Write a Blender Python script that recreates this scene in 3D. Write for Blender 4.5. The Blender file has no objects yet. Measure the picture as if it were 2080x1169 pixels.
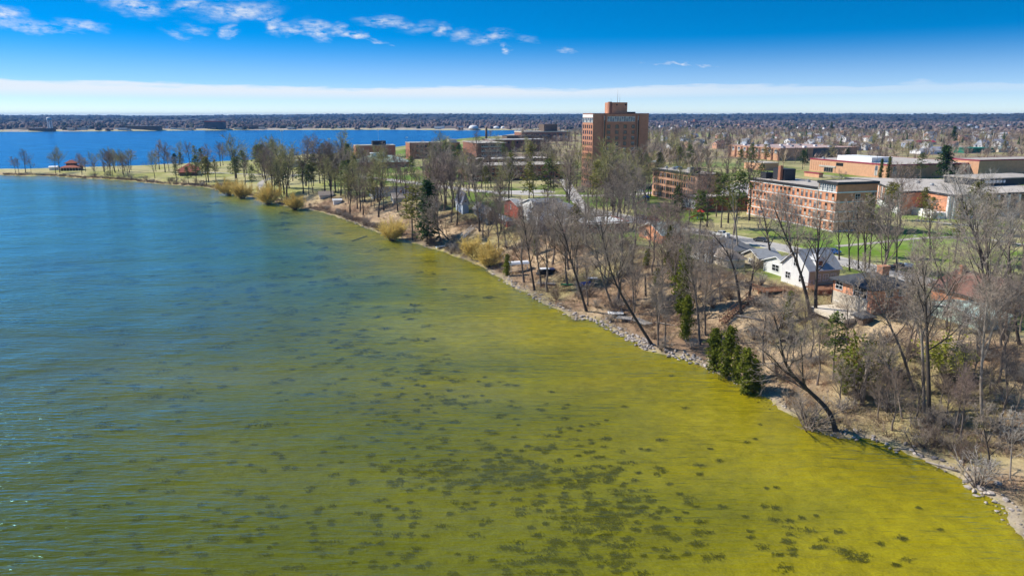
import bpy, bmesh, math, random
import numpy as np
from mathutils import Vector, Matrix, noise as mnoise

random.seed(11)
scene = bpy.context.scene
COL = scene.collection
R = math.radians

# ------------------------------------------------------------------ camera, sky, sun, exposure
CAMZ, FPX, W0, H0 = 48.0, 1485.0, 2080.0, 1169.0
HORIZON = 233.0
PITCH = math.atan((H0 / 2 - HORIZON) / FPX)
cam_d = bpy.data.cameras.new('camera'); cam = bpy.data.objects.new('camera', cam_d); COL.objects.link(cam)
cam.location = (0, 0, CAMZ); cam.rotation_euler = (math.pi / 2 - PITCH, 0, 0)
cam_d.sensor_width = 36.0; cam_d.lens = 36.0 * FPX / W0
cam_d.clip_start = 1.0; cam_d.clip_end = 60000.0
scene.camera = cam
SUN_AZ, SUN_EL = R(-72), R(41)           # sun ahead and to the left
sun_dir = Vector((math.sin(SUN_AZ) * math.cos(SUN_EL), math.cos(SUN_AZ) * math.cos(SUN_EL), math.sin(SUN_EL)))
sun_d = bpy.data.lights.new('sun', 'SUN'); sun = bpy.data.objects.new('sun', sun_d); COL.objects.link(sun)
sun_d.energy = 5.0; sun_d.angle = R(0.5); sun_d.color = (1.0, 0.935, 0.83)
sun.rotation_euler = (-sun_dir).to_track_quat('-Z', 'Y').to_euler()
sun.location = (-300, 200, 400)
vs = scene.view_settings
vs.view_transform = 'Standard'; vs.look = 'None'; vs.exposure = 0.27; vs.gamma = 1.0; vs.use_curve_mapping = False
scene.render.engine = 'CYCLES'
cy = scene.cycles
cy.use_denoising = True
try: cy.denoiser = 'OPENIMAGEDENOISE'
except Exception: pass
cy.max_bounces = 5; cy.diffuse_bounces = 2; cy.glossy_bounces = 2; cy.transmission_bounces = 2
cy.transparent_max_bounces = 8; cy.volume_bounces = 0
cy.sample_clamp_direct = 6.0; cy.sample_clamp_indirect = 3.0
cy.caustics_reflective = False; cy.caustics_refractive = False
cy.use_light_tree = False

CT, ST = math.cos(PITCH), math.sin(PITCH)
def pdir(px, py):
    u = (px - W0 / 2) / FPX; v = (H0 / 2 - py) / FPX
    return Vector((u, CT + v * ST, -ST + v * CT))
def U(px, py, z):
    d = pdir(px, py); t = (z - CAMZ) / d.z
    return Vector((d.x * t, d.y * t, z))
def UY(px, py, y):                        # the point of that sight line at ground distance y
    d = pdir(px, py); t = y / d.y
    return Vector((d.x * t, y, CAMZ + d.z * t))
def PJ(p):
    x, y, z = p[0], p[1], p[2] - CAMZ
    f = y * CT - z * ST; v = y * ST + z * CT
    return W0 / 2 + FPX * x / f, H0 / 2 - FPX * v / f

# ------------------------------------------------------------------ node helpers
def nd(nt, t, **kw):
    n = nt.nodes.new(t)
    for k, v in kw.items(): setattr(n, k, v)
    return n
def math_(nt, op, a, b=None, clamp=False):
    n = nd(nt, 'ShaderNodeMath', operation=op, use_clamp=clamp)
    for i, s in enumerate((a, b)):
        if s is None: continue
        if isinstance(s, (int, float)): n.inputs[i].default_value = s
        else: nt.links.new(s, n.inputs[i])
    return n.outputs[0]
def mapr(nt, v, a, b, c, d, smooth=False):
    n = nd(nt, 'ShaderNodeMapRange'); n.clamp = True
    if smooth: n.interpolation_type = 'SMOOTHSTEP'
    nt.links.new(v, n.inputs[0])
    for i, x in enumerate((a, b, c, d)): n.inputs[i + 1].default_value = x
    return n.outputs[0]
def noise_(nt, vec, scale, detail=3.0, rough=0.5):
    n = nd(nt, 'ShaderNodeTexNoise'); n.inputs['Scale'].default_value = scale
    n.inputs['Detail'].default_value = detail; n.inputs['Roughness'].default_value = rough
    if vec is not None: nt.links.new(vec, n.inputs['Vector'])
    return n
def mixc(nt, f, a, b, mode='MIX'):
    n = nd(nt, 'ShaderNodeMix', data_type='RGBA', blend_type=mode)
    for s, i in ((f, 0), (a, 6), (b, 7)):
        if isinstance(s, (int, float)): n.inputs[i].default_value = s
        elif isinstance(s, (tuple, list)): n.inputs[i].default_value = (*s[:3], 1)
        else: nt.links.new(s, n.inputs[i])
    return n.outputs[2]
def scalevec(nt, v, s):
    n = nd(nt, 'ShaderNodeVectorMath', operation='MULTIPLY'); nt.links.new(v, n.inputs[0]); n.inputs[1].default_value = s
    return n.outputs[0]

# ------------------------------------------------------------------ sky (all round, clouds at infinity)
def build_world():
    w = bpy.data.worlds.new('World'); scene.world = w; w.use_nodes = True
    nt = w.node_tree; nt.nodes.clear(); L = nt.links.new
    tc = nd(nt, 'ShaderNodeTexCoord'); sep = nd(nt, 'ShaderNodeSeparateXYZ'); L(tc.outputs['Generated'], sep.inputs[0])
    z = math_(nt, 'MAXIMUM', sep.outputs[2], 0.0)
    # a clear dry sky: deep blue starts low above the horizon
    zz = math_(nt, 'ADD', math_(nt, 'MULTIPLY', z, 3.4), 0.03)
    cmb = nd(nt, 'ShaderNodeCombineXYZ'); L(sep.outputs[0], cmb.inputs[0]); L(sep.outputs[1], cmb.inputs[1]); L(zz, cmb.inputs[2])
    nrm = nd(nt, 'ShaderNodeVectorMath', operation='NORMALIZE'); L(cmb.outputs[0], nrm.inputs[0])
    sky = nd(nt, 'ShaderNodeTexSky', sky_type='NISHITA'); sky.sun_disc = False
    sky.sun_elevation = SUN_EL; sky.sun_rotation = SUN_AZ; sky.altitude = 400; sky.air_density = 1.0; sky.dust_density = 0.2; sky.ozone_density = 3.0
    L(nrm.outputs[0], sky.inputs[0])
    hs = nd(nt, 'ShaderNodeHueSaturation'); hs.inputs['Saturation'].default_value = 1.75; hs.inputs['Value'].default_value = 0.98
    hs.inputs['Hue'].default_value = 0.498
    L(sky.outputs[0], hs.inputs['Color'])
    bg = nd(nt, 'ShaderNodeBackground'); bg.inputs[1].default_value = SKY_STRENGTH
    L(hs.outputs[0], bg.inputs[0])
    az0 = math_(nt, 'ARCTAN2', sep.outputs[0], sep.outputs[1]); el0 = math_(nt, 'ARCSINE', sep.outputs[2])
    wr = nd(nt, 'ShaderNodeMath', operation='WRAP'); L(az0, wr.inputs[0]); wr.inputs[1].default_value = 0.6283185; wr.inputs[2].default_value = -0.6283185
    stretch = scalevec(nt, tc.outputs['Generated'], (1, 1, 2.6))
    nA = noise_(nt, stretch, 26, 5, 0.6); nB = noise_(nt, stretch, 75, 5, 0.62)
    dx = math_(nt, 'MULTIPLY', math_(nt, 'SUBTRACT', nA.outputs['Fac'], 0.5), 0.055)
    sc = nd(nt, 'ShaderNodeSeparateColor'); L(nA.outputs['Color'], sc.inputs[0])
    dy = math_(nt, 'MULTIPLY', math_(nt, 'SUBTRACT', sc.outputs[1], 0.5), 0.022)
    azd = math_(nt, 'ADD', wr.outputs[0], dx); eld = math_(nt, 'ADD', el0, dy)
    ae = nd(nt, 'ShaderNodeCombineXYZ'); L(azd, ae.inputs[0]); L(eld, ae.inputs[1])
    WISPS = [(265,10,55,13,-.12,.8),(395,12,34,9,0,.6),(485,24,62,13,.12,.75),(75,56,55,9,-.08,.6),(170,52,38,9,-.15,.7),(8,30,28,13,-.3,.8),
        (362,70,22,8,-.3,.45),(402,60,24,6,-.2,.4),(468,68,12,12,-.5,.6),(556,48,20,13,-.7,.85),(592,57,16,8,0,.6),(642,62,32,14,-.25,1.0),(690,60,14,9,.3,.7),
        (722,71,26,6,-.1,.8),(765,83,26,4,-.25,.6),(785,47,42,8,-.05,.75),(850,58,34,9,.1,.3),(901,64,17,9,.3,.75),(940,72,28,8,.3,.45),(995,77,38,9,.1,.6),
        (1022,102,12,9,.2,.85),(1075,78,22,5,0,.35),(1147,103,28,6,0,.55),(1385,131,80,3.2,-.06,.7),(350,158,50,3,.1,.35)]
    acc = None
    for px, py, hw, hh, rot, amt in WISPS:
        d = pdir(px, py).normalized()
        mp = nd(nt, 'ShaderNodeMapping', vector_type='TEXTURE')
        mp.inputs['Location'].default_value = (math.atan2(d.x, d.y), math.asin(d.z), 0)
        mp.inputs['Rotation'].default_value = (0, 0, -rot * -1)
        mp.inputs['Scale'].default_value = (hw * 1.0 / FPX, hh * 1.12 / FPX, 1)
        L(ae.outputs[0], mp.inputs['Vector'])
        ln = nd(nt, 'ShaderNodeVectorMath', operation='LENGTH'); L(mp.outputs[0], ln.inputs[0])
        v = mapr(nt, ln.outputs['Value'], 1.5, 0.1, 0.0, amt, True)
        acc = v if acc is None else math_(nt, 'MAXIMUM', acc, v)
    fine = mapr(nt, nB.outputs['Fac'], 0.34, 0.66, 0.0, 1.0)
    wisps = math_(nt, 'MULTIPLY', acc, fine)
    # the long pale bank above the horizon, thinner to one side
    nC = noise_(nt, scalevec(nt, tc.outputs['Generated'], (1, 1, 9)), 7, 5, 0.55)
    nD = noise_(nt, scalevec(nt, tc.outputs['Generated'], (1, 1, 5)), 1.5, 2, 0.5)
    top = math_(nt, 'ADD', 0.0375, math_(nt, 'MULTIPLY', math_(nt, 'SUBTRACT', nC.outputs['Fac'], 0.5), 0.03))
    bandt = mapr(nt, math_(nt, 'SUBTRACT', el0, top), 0.0035, -0.006, 0.0, 1.0, True)
    side = mapr(nt, wr.outputs[0], -0.1, 0.55, 0.9, 0.6, True)
    low = mapr(nt, el0, 0.014, 0.03, 0.55, 1.0, True)
    band = math_(nt, 'MULTIPLY', math_(nt, 'MULTIPLY', bandt, side), low)
    veil = mapr(nt, el0, 0.10, 0.0, 0.0, 0.6, True)
    tot = math_(nt, 'MAXIMUM', math_(nt, 'MAXIMUM', wisps, band), veil, True)
    bgc = nd(nt, 'ShaderNodeBackground'); bgc.inputs[0].default_value = (0.86, 0.90, 0.95, 1); bgc.inputs[1].default_value = 0.84
    mx = nd(nt, 'ShaderNodeMixShader'); L(tot, mx.inputs[0]); L(bg.outputs[0], mx.inputs[1]); L(bgc.outputs[0], mx.inputs[2])
    out = nd(nt, 'ShaderNodeOutputWorld'); L(mx.outputs[0], out.inputs[0])
SKY_STRENGTH = 0.14; HAZE = 4.8e-5
build_world()

# ------------------------------------------------------------------ materials
MATS = {}
def mat(name, col, rough=0.85, var=0.18, scale=1.5, spec=0.3, metal=0.0, col2=None, bump=0.0):
    if name in MATS: return MATS[name]
    m = bpy.data.materials.new(name); m.use_nodes = True; nt = m.node_tree
    b = nt.nodes['Principled BSDF']; b.inputs['Roughness'].default_value = rough
    b.inputs['Specular IOR Level'].default_value = spec; b.inputs['Metallic'].default_value = metal
    tc = nd(nt, 'ShaderNodeTexCoord'); n = noise_(nt, tc.outputs['Object'], scale, 5, 0.62)
    f = mapr(nt, n.outputs['Fac'], 0.3, 0.7, 0.0, 1.0)
    lo = col2 if col2 else tuple(max(0, c * (1 - var)) for c in col)
    hi = col if col2 else tuple(min(1, c * (1 + var)) for c in col)
    c = mixc(nt, f, lo, hi)
    oi = nd(nt, 'ShaderNodeObjectInfo')
    k = mapr(nt, oi.outputs['Random'], 0, 1, 0.9, 1.1)
    cm = nd(nt, 'ShaderNodeVectorMath', operation='SCALE'); nt.links.new(c, cm.inputs[0]); nt.links.new(k, cm.inputs['Scale'])
    nt.links.new(cm.outputs[0], b.inputs['Base Color'])
    if bump:
        bp = nd(nt, 'ShaderNodeBump'); bp.inputs['Strength'].default_value = bump; bp.inputs['Distance'].default_value = 0.05
        n2 = noise_(nt, tc.outputs['Object'], scale * 6, 4); nt.links.new(n2.outputs['Fac'], bp.inputs['Height']); nt.links.new(bp.outputs[0], b.inputs['Normal'])
    MATS[name] = m; return m
def leafmat(name, lo, hi, scale=0.8):
    m = mat(name, hi, 0.8, col2=lo, scale=scale, spec=0.15)
    nt = m.node_tree; b = nt.nodes['Principled BSDF']; out = [n for n in nt.nodes if n.type == 'OUTPUT_MATERIAL'][0]
    tr = nd(nt, 'ShaderNodeBsdfTranslucent'); src = b.inputs['Base Color'].links[0].from_socket
    nt.links.new(src, tr.inputs['Color'])
    mx = nd(nt, 'ShaderNodeMixShader'); mx.inputs[0].default_value = 0.3
    nt.links.new(b.outputs[0], mx.inputs[1]); nt.links.new(tr.outputs[0], mx.inputs[2]); nt.links.new(mx.outputs[0], out.inputs[0])
    return m
def vcolmat(name, attr, rough=0.9, scale=0.6, amt=0.35, scale2=4.0):
    m = bpy.data.materials.new(name); m.use_nodes = True; nt = m.node_tree; b = nt.nodes['Principled BSDF']
    b.inputs['Roughness'].default_value = rough; b.inputs['Specular IOR Level'].default_value = 0.1
    a = nd(nt, 'ShaderNodeVertexColor'); a.layer_name = attr
    tc = nd(nt, 'ShaderNodeTexCoord')
    n1 = noise_(nt, tc.outputs['Object'], scale, 6, 0.65); n2 = noise_(nt, tc.outputs['Object'], scale2, 3, 0.6); n3 = noise_(nt, tc.outputs['Object'], scale * 0.12, 4, 0.6)
    s = math_(nt, 'ADD', math_(nt, 'ADD', math_(nt, 'MULTIPLY', n1.outputs['Fac'], 0.45), math_(nt, 'MULTIPLY', n2.outputs['Fac'], 0.25)), math_(nt, 'MULTIPLY', n3.outputs['Fac'], 0.3))
    k = mapr(nt, s, 0.34, 0.66, 1 - amt, 1 + amt)
    cm = nd(nt, 'ShaderNodeVectorMath', operation='SCALE'); nt.links.new(a.outputs['Color'], cm.inputs[0]); nt.links.new(k, cm.inputs['Scale'])
    nt.links.new(cm.outputs[0], b.inputs['Base Color'])
    bp = nd(nt, 'ShaderNodeBump'); bp.inputs['Strength'].default_value = 0.6; bp.inputs['Distance'].default_value = 0.555
    nt.links.new(n1.outputs['Fac'], bp.inputs['Height']); nt.links.new(bp.outputs[0], b.inputs['Normal'])
    return m

BRICK = mat('red_brick', (0.40, 0.175, 0.105), 0.9, 0.16, 0.6)
BRICKW = mat('warm_tower_brick', (0.52, 0.245, 0.15), 0.9, 0.14, 0.5)
BRICKD = mat('brown_brick', (0.29, 0.135, 0.09), 0.9, 0.15, 0.6)
BRICKO = mat('orange_brick', (0.66, 0.30, 0.17), 0.9, 0.14, 0.6)
BRICKP = mat('pink_brick', (0.60, 0.34, 0.23), 0.9, 0.12, 0.6)
BRICKT = mat('tan_brick', (0.62, 0.35, 0.21), 0.9, 0.12, 0.5)
CONC = mat('concrete', (0.48, 0.46, 0.42), 0.9, 0.14, 0.8)
WHITE = mat('white_paint', (0.78, 0.78, 0.77), 0.6, 0.06, 0.7)
CREAM = mat('cream_stucco', (0.66, 0.58, 0.46), 0.85, 0.1, 0.8)
GRAVEL = mat('roof_gravel', (0.47, 0.42, 0.36), 0.95, 0.2, 0.35)
DARKM = mat('dark_metal', (0.035, 0.037, 0.042), 0.6, 0.2, 1.0)
BLACK = mat('black_rubber', (0.02, 0.02, 0.02), 0.7, 0.2, 2.0)
GREYM = mat('grey_metal', (0.4, 0.41, 0.42), 0.5, 0.1, 1.0, metal=0.3)
SHG = mat('grey_shingle', (0.20, 0.205, 0.215), 0.95, 0.18, 1.2)
SHL = mat('light_grey_shingle', (0.36, 0.37, 0.38), 0.95, 0.12, 1.2)
SHD = mat('dark_shingle', (0.075, 0.078, 0.085), 0.95, 0.25, 1.0)
SHB = mat('brown_shingle', (0.23, 0.125, 0.095), 0.95, 0.18, 1.0)
SHT = mat('taupe_shingle', (0.25, 0.21, 0.175), 0.95, 0.15, 1.0)
SHGR = mat('green_grey_shingle', (0.25, 0.28, 0.25), 0.95, 0.12, 1.0)
SHBL = mat('blue_grey_shingle', (0.16, 0.18, 0.25), 0.95, 0.12, 1.0)
REDRF = mat('red_roof', (0.36, 0.105, 0.06), 0.8, 0.14, 1.0)
MAROON = mat('maroon_trim', (0.33, 0.05, 0.075), 0.7, 0.12, 1.0)
GREENRF = mat('verdigris_roof', (0.36, 0.45, 0.39), 0.8, 0.14, 0.4)
GREENW = mat('green_siding', (0.02, 0.17, 0.105), 0.7, 0.12, 1.0)
MINT = mat('mint_siding', (0.50, 0.62, 0.53), 0.7, 0.08, 1.0)
WOOD = mat('brown_deck_wood', (0.30, 0.15, 0.085), 0.85, 0.2, 2.0)
WOODG = mat('weathered_wood', (0.36, 0.33, 0.30), 0.9, 0.2, 2.0)
TANSD = mat('tan_siding', (0.46, 0.40, 0.27), 0.85, 0.08, 1.0)
BROWNSD = mat('brown_siding', (0.16, 0.115, 0.085), 0.9, 0.15, 1.0)
GREYSD = mat('slate_siding', (0.10, 0.115, 0.13), 0.85, 0.1, 1.0)
BLUESD = mat('pale_blue_siding', (0.42, 0.48, 0.58), 0.8, 0.08, 1.0)
REDSD = mat('barn_red_siding', (0.30, 0.07, 0.045), 0.85, 0.15, 1.0)
CURT = mat('window_curtain', (0.42, 0.42, 0.40), 0.9, 0.15, 2.0)
ASPH = mat('pale_asphalt', (0.50, 0.47, 0.43), 0.92, 0.14, 0.25)
PATHM = mat('path_concrete', (0.45, 0.41, 0.35), 0.9, 0.12, 0.4)
KERB = mat('kerb_concrete', (0.48, 0.46, 0.43), 0.9, 0.1, 0.6)
ROCK = mat('pale_rock', (0.46, 0.40, 0.35), 0.9, 0.3, 1.3)
ROCKD = mat('dark_rock', (0.24, 0.21, 0.19), 0.9, 0.3, 1.3)
BARK = mat('grey_bark', (0.20, 0.16, 0.128), 0.95, 0.3, 1.2)
BARKD = mat('dark_bark', (0.085, 0.068, 0.056), 0.95, 0.3, 1.2)
BARKP = mat('pale_bark', (0.34, 0.29, 0.24), 0.95, 0.25, 1.2)
TWIG = mat('grey_twigs', (0.34, 0.28, 0.225), 0.95, 0.25, 0.6)
TWIGD = mat('brown_twigs', (0.22, 0.165, 0.125), 0.95, 0.3, 0.6)
TWIGR = mat('reddish_twigs', (0.32, 0.235, 0.19), 0.95, 0.25, 0.6)
TWIGO = mat('budding_olive_twigs', (0.36, 0.335, 0.14), 0.95, 0.25, 0.6)
TWIGY = mat('yellow_willow_twigs', (0.92, 0.66, 0.22), 0.9, 0.2, 0.6)
TWIGL = mat('silver_twigs', (0.47, 0.42, 0.36), 0.95, 0.2, 0.6)
PINE = leafmat('pine_needles', (0.06, 0.10, 0.025), (0.20, 0.235, 0.055))
PINEY = leafmat('olive_pine_needles', (0.14, 0.145, 0.03), (0.31, 0.285, 0.07))
SPRUCE = leafmat('dark_needles', (0.025, 0.06, 0.018), (0.085, 0.15, 0.035))
CEDAR = leafmat('cedar_sprays', (0.07, 0.11, 0.012), (0.27, 0.28, 0.03))
LEAFY = leafmat('young_leaves', (0.30, 0.32, 0.04), (0.5, 0.5, 0.08))
LEAFR = leafmat('rusty_leaves', (0.22, 0.075, 0.03), (0.34, 0.14, 0.05))
def glass(name, col=(0.02, 0.025, 0.03), rough=0.08):
    m = bpy.data.materials.new(name); m.use_nodes = True; b = m.node_tree.nodes['Principled BSDF']
    b.inputs['Base Color'].default_value = (*col, 1); b.inputs['Roughness'].default_value = rough; b.inputs['Specular IOR Level'].default_value = 0.6
    MATS[name] = m; return m
GLASS = glass('window_glass'); GLASSB = glass('blue_window_glass', (0.10, 0.13, 0.17), 0.12)
def paint(name, col):
    m = mat(name, col, 0.28, 0.04, 1.0, spec=0.5)
    m.node_tree.nodes['Principled BSDF'].inputs['Coat Weight'].default_value = 0.4
    return m

# ------------------------------------------------------------------ mesh helpers
class MB:
    def __init__(s): s.v = []; s.f = []; s.m = []; s.sm = []
    def add(s, vs_, fs, mi=0, smooth=False):
        o = len(s.v); s.v.extend(vs_)
        for f in fs: s.f.append([i + o for i in f]); s.m.append(mi); s.sm.append(smooth)
    def box(s, x0, x1, y0, y1, z0, z1, mi=0, mx=None):
        p = [(x0,y0,z0),(x1,y0,z0),(x1,y1,z0),(x0,y1,z0),(x0,y0,z1),(x1,y0,z1),(x1,y1,z1),(x0,y1,z1)]
        if mx is not None: p = [tuple(mx @ Vector(q)) for q in p]
        s.add(p, [(0,3,2,1),(4,5,6,7),(0,1,5,4),(1,2,6,5),(2,3,7,6),(3,0,4,7)], mi)
        return s
    def prism(s, poly, z0, z1, mi=0, mtop=None):
        n = len(poly)
        a = sum(poly[i][0] * poly[(i+1) % n][1] - poly[(i+1) % n][0] * poly[i][1] for i in range(n))
        if a < 0: poly = poly[::-1]
        s.add([(p[0], p[1], z0) for p in poly] + [(p[0], p[1], z1) for p in poly], [(i, (i+1) % n, n + (i+1) % n, n + i) for i in range(n)], mi)
        s.add([(p[0], p[1], z1) for p in poly], [tuple(range(n))], mi if mtop is None else mtop)
        return s
    def tube(s, pts, rad, n=5, mi=0, cap=False):
        pts = [Vector(p) for p in pts]; k = len(pts); o = len(s.v)
        ax = (pts[-1] - pts[0])
        ax = ax.normalized() if ax.length > 1e-6 else Vector((0, 0, 1))
        a = ax.orthogonal().normalized(); b = ax.cross(a)
        cs = [(math.cos(2 * math.pi * j / n), math.sin(2 * math.pi * j / n)) for j in range(n)]
        for i in range(k):
            r = rad[i] if isinstance(rad, (list, tuple)) else rad
            for c, q in cs: s.v.append(tuple(pts[i] + a * (c * r) + b * (q * r)))
        for i in range(k - 1):
            for j in range(n):
                j2 = (j + 1) % n
                s.f.append([o + i*n + j, o + i*n + j2, o + (i+1)*n + j2, o + (i+1)*n + j]); s.m.append(mi); s.sm.append(True)
        if cap:
            s.f.append([o + (k-1)*n + j for j in range(n)]); s.m.append(mi); s.sm.append(False)
            s.f.append([o + j for j in reversed(range(n))]); s.m.append(mi); s.sm.append(False)
        return s
    def mesh(s, name, mats):
        me = bpy.data.meshes.new(name); me.from_pydata([tuple(v) for v in s.v], [], s.f)
        for m in (mats if isinstance(mats, (list, tuple)) else [mats]): me.materials.append(m)
        me.polygons.foreach_set('material_index', s.m); me.polygons.foreach_set('use_smooth', s.sm)
        me.update(); return me
def link(name, me, parent=None, loc=None, rz=0.0, sc=None):
    o = bpy.data.objects.new(name, me); COL.objects.link(o)
    if parent is not None: o.parent = parent
    if loc is not None: o.location = loc
    if rz: o.rotation_euler = (0, 0, rz)
    if sc is not None: o.scale = sc if isinstance(sc, (tuple, list)) else (sc, sc, sc)
    return o
def put(name, mb, mats, parent=None, loc=None, rz=0.0): return link(name, mb.mesh(name, mats), parent, loc, rz)
def tag(o, label, cat, group=None, kind=None):
    if label: o['label'] = label
    if cat: o['category'] = cat
    if group: o['group'] = group
    if kind: o['kind'] = kind
    return o
def thing(name, label, cat, loc, rz=0.0, group=None, sc=None):
    return tag(link(name, None, None, loc, rz, sc), label, cat, group)
def npmesh(name, V, F, mats, mi=None, smooth=False, col=None):
    V = np.asarray(V, np.float32); F = np.asarray(F, np.int32); k = F.shape[1]
    me = bpy.data.meshes.new(name); me.vertices.add(len(V)); me.vertices.foreach_set('co', V.ravel())
    me.loops.add(F.size); me.loops.foreach_set('vertex_index', F.ravel())
    me.polygons.add(len(F)); me.polygons.foreach_set('loop_start', np.arange(0, F.size, k, dtype=np.int32))
    for m in (mats if isinstance(mats, (list, tuple)) else [mats]): me.materials.append(m)
    if mi is not None: me.polygons.foreach_set('material_index', np.asarray(mi, np.int32))
    if smooth: me.polygons.foreach_set('use_smooth', np.ones(len(F), bool))
    if col is not None:
        a = me.color_attributes.new('tint', 'FLOAT_COLOR', 'POINT')
        c = np.ones((len(V), 4), np.float32); c[:, :3] = col; a.data.foreach_set('color', c.ravel())
    me.update(calc_edges=True); me.validate(); return me

# ------------------------------------------------------------------ shoreline and terrain
def vn(x, y, seed=0):
    xi = np.floor(x); yi = np.floor(y); fx = x - xi; fy = y - yi
    fx = fx * fx * (3 - 2 * fx); fy = fy * fy * (3 - 2 * fy)
    def h(a, b):
        v = np.sin(a * 127.1 + b * 311.7 + seed * 74.7) * 43758.5453
        return v - np.floor(v)
    return (h(xi, yi) * (1 - fx) + h(xi + 1, yi) * fx) * (1 - fy) + (h(xi, yi + 1) * (1 - fx) + h(xi + 1, yi + 1) * fx) * fy
def fbm(x, y, seed=0, o=3):
    t = 0; a = 0.5; s = 0
    for i in range(o): t = t + a * vn(x * 2 ** i, y * 2 ** i, seed + i); s += a; a *= 0.5
    return t / s
def sst(a, b, x):
    t = np.clip((x - a) / (b - a), 0, 1); return t * t * (3 - 2 * t)
NEAR = [(2080,1085),(2035,1042),(1990,1002),(1955,964),(1890,941),(1830,917),(1770,894),(1705,884),(1640,862),(1590,838),(1555,812),(1505,786),(1440,746),(1380,727),(1315,708),
        (1270,686),(1212,652),(1165,647),(1130,626),(1072,597),(1040,580),(1000,556),(955,531),(900,511),(835,492),(782,476),(732,457),(690,441),(640,428),(600,422),(560,413),
        (510,400),(460,389),(410,379),(330,374),(260,367),(200,363),(150,361),(100,357),(40,357),(0,355),(-150,353),(-400,350)]
BACK = [(-420,345),(-200,344),(0,346),(100,344.5),(200,340.5),(260,339),(345,335.5),(400,332.5),(458,329.5),(535,325),(602,316),(700,313),(760,308),(850,297),(920,290),(985,281),(1060,272),(1110,267.5),(1125,265)]
FARS = [(1060,264.2),(930,264.8),(800,263.4),(640,263.8),(400,264.8),(200,266.6),(0,267.6),(-400,268.5),(-1500,270)]
shore = [(80, -3000), (78, -200), (64, 20), (59, 55)] + [U(x, y, 0)[:2] for x, y in NEAR + BACK + FARS]
POLY = np.array([tuple(p) for p in shore] + [(-25000, 4000), (-25000, 25000), (25000, 25000), (25000, -3000)], float)
PA = POLY; PB = np.roll(POLY, -1, axis=0)
def sdist(x, y):
    x = np.asarray(x, float); y = np.asarray(y, float)
    best = np.full(x.shape, 1e18); ins = np.zeros(x.shape, bool)
    for (ax, ay), (bx, by) in zip(PA, PB):
        dx, dy = bx - ax, by - ay; l2 = dx * dx + dy * dy
        t = np.clip(((x - ax) * dx + (y - ay) * dy) / l2, 0, 1)
        best = np.minimum(best, (x - ax - t * dx) ** 2 + (y - ay - t * dy) ** 2)
        if ay != by:
            c = ((ay > y) != (by > y)); xx = ax + (y - ay) * dx / dy
            ins ^= c & (x < xx)
    d = np.sqrt(best); return np.where(ins, d, -d)
def plateau(x, y):
    t = sst(-190, 10, x + 0.12 * (y - 380)); p = 2.4 + 6.6 * t
    return np.where(y > 1400, 5.0, p)
def hills(x, y):
    r = np.hypot(x, y); az = np.arctan2(x, y)
    n = fbm(az * 14 + 30, r / 2600.0, 5, 4)
    top = 30 + 26 * sst(-0.5, 0.6, az) + 12 * np.exp(-((az + 0.12) / 0.22) ** 2)
    ridge = sst(3600, 8200, r) * 0.75 + sst(8200, 12000, r) * 0.25
    return ridge * (top - 5) * (0.45 + 0.95 * n)
def HT(x, y, raw=False):
    x = np.asarray(x, float); y = np.asarray(y, float)
    d = sdist(x, y) + 2.2 * (vn(x / 7, y / 7, 3) - 0.5) + 1.2 * (vn(x / 2.5, y / 2.5, 9) - 0.5)
    P = plateau(x, y); Wd = 7 + 20 * np.clip((P - 2) / 7, 0, 1)
    land = 0.35 * sst(0, 1.6, d) + 0.6 * sst(1, 8, d) + (P - 0.95) * sst(6, 8 + Wd, d)
    bank = sst(2, 8, d) * (1 - sst(Wd + 4, Wd + 14, d))
    land = land + bank * 0.9 * (fbm(x / 6, y / 6, 21) - 0.5) * np.clip(P / 9, .2, 1)
    bed = np.maximum(-2.6, -0.25 * sst(0, 2, -d) - 0.022 * np.maximum(-d, 0))
    h = np.where(d > 0, land, bed) + hills(x, y)
    return (h, d, P, bank, Wd) if raw else h
def hz(x, y): return float(HT(np.array([x]), np.array([y]))[0])
_gd = np.concatenate([np.geomspace(50, 900, 420), np.geomspace(905, 9000, 140)])
def GP(px, py):                            # where that sight line meets the ground
    d = pdir(px, py); s = d / d.y
    X = s.x * _gd; Y = _gd; Z = CAMZ + s.z * _gd
    hh = np.maximum(HT(X, Y), 0); k = np.where(Z <= hh)[0]
    i = int(k[0]) if len(k) else len(_gd) - 1
    if i == 0: i = 1
    a0 = Z[i-1] - hh[i-1]; a1 = hh[i] - Z[i]; t = a0 / max(1e-6, a0 + a1)
    y = Y[i-1] + (Y[i] - Y[i-1]) * t
    return Vector((s.x * y, y, hz(s.x * y, y)))

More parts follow.
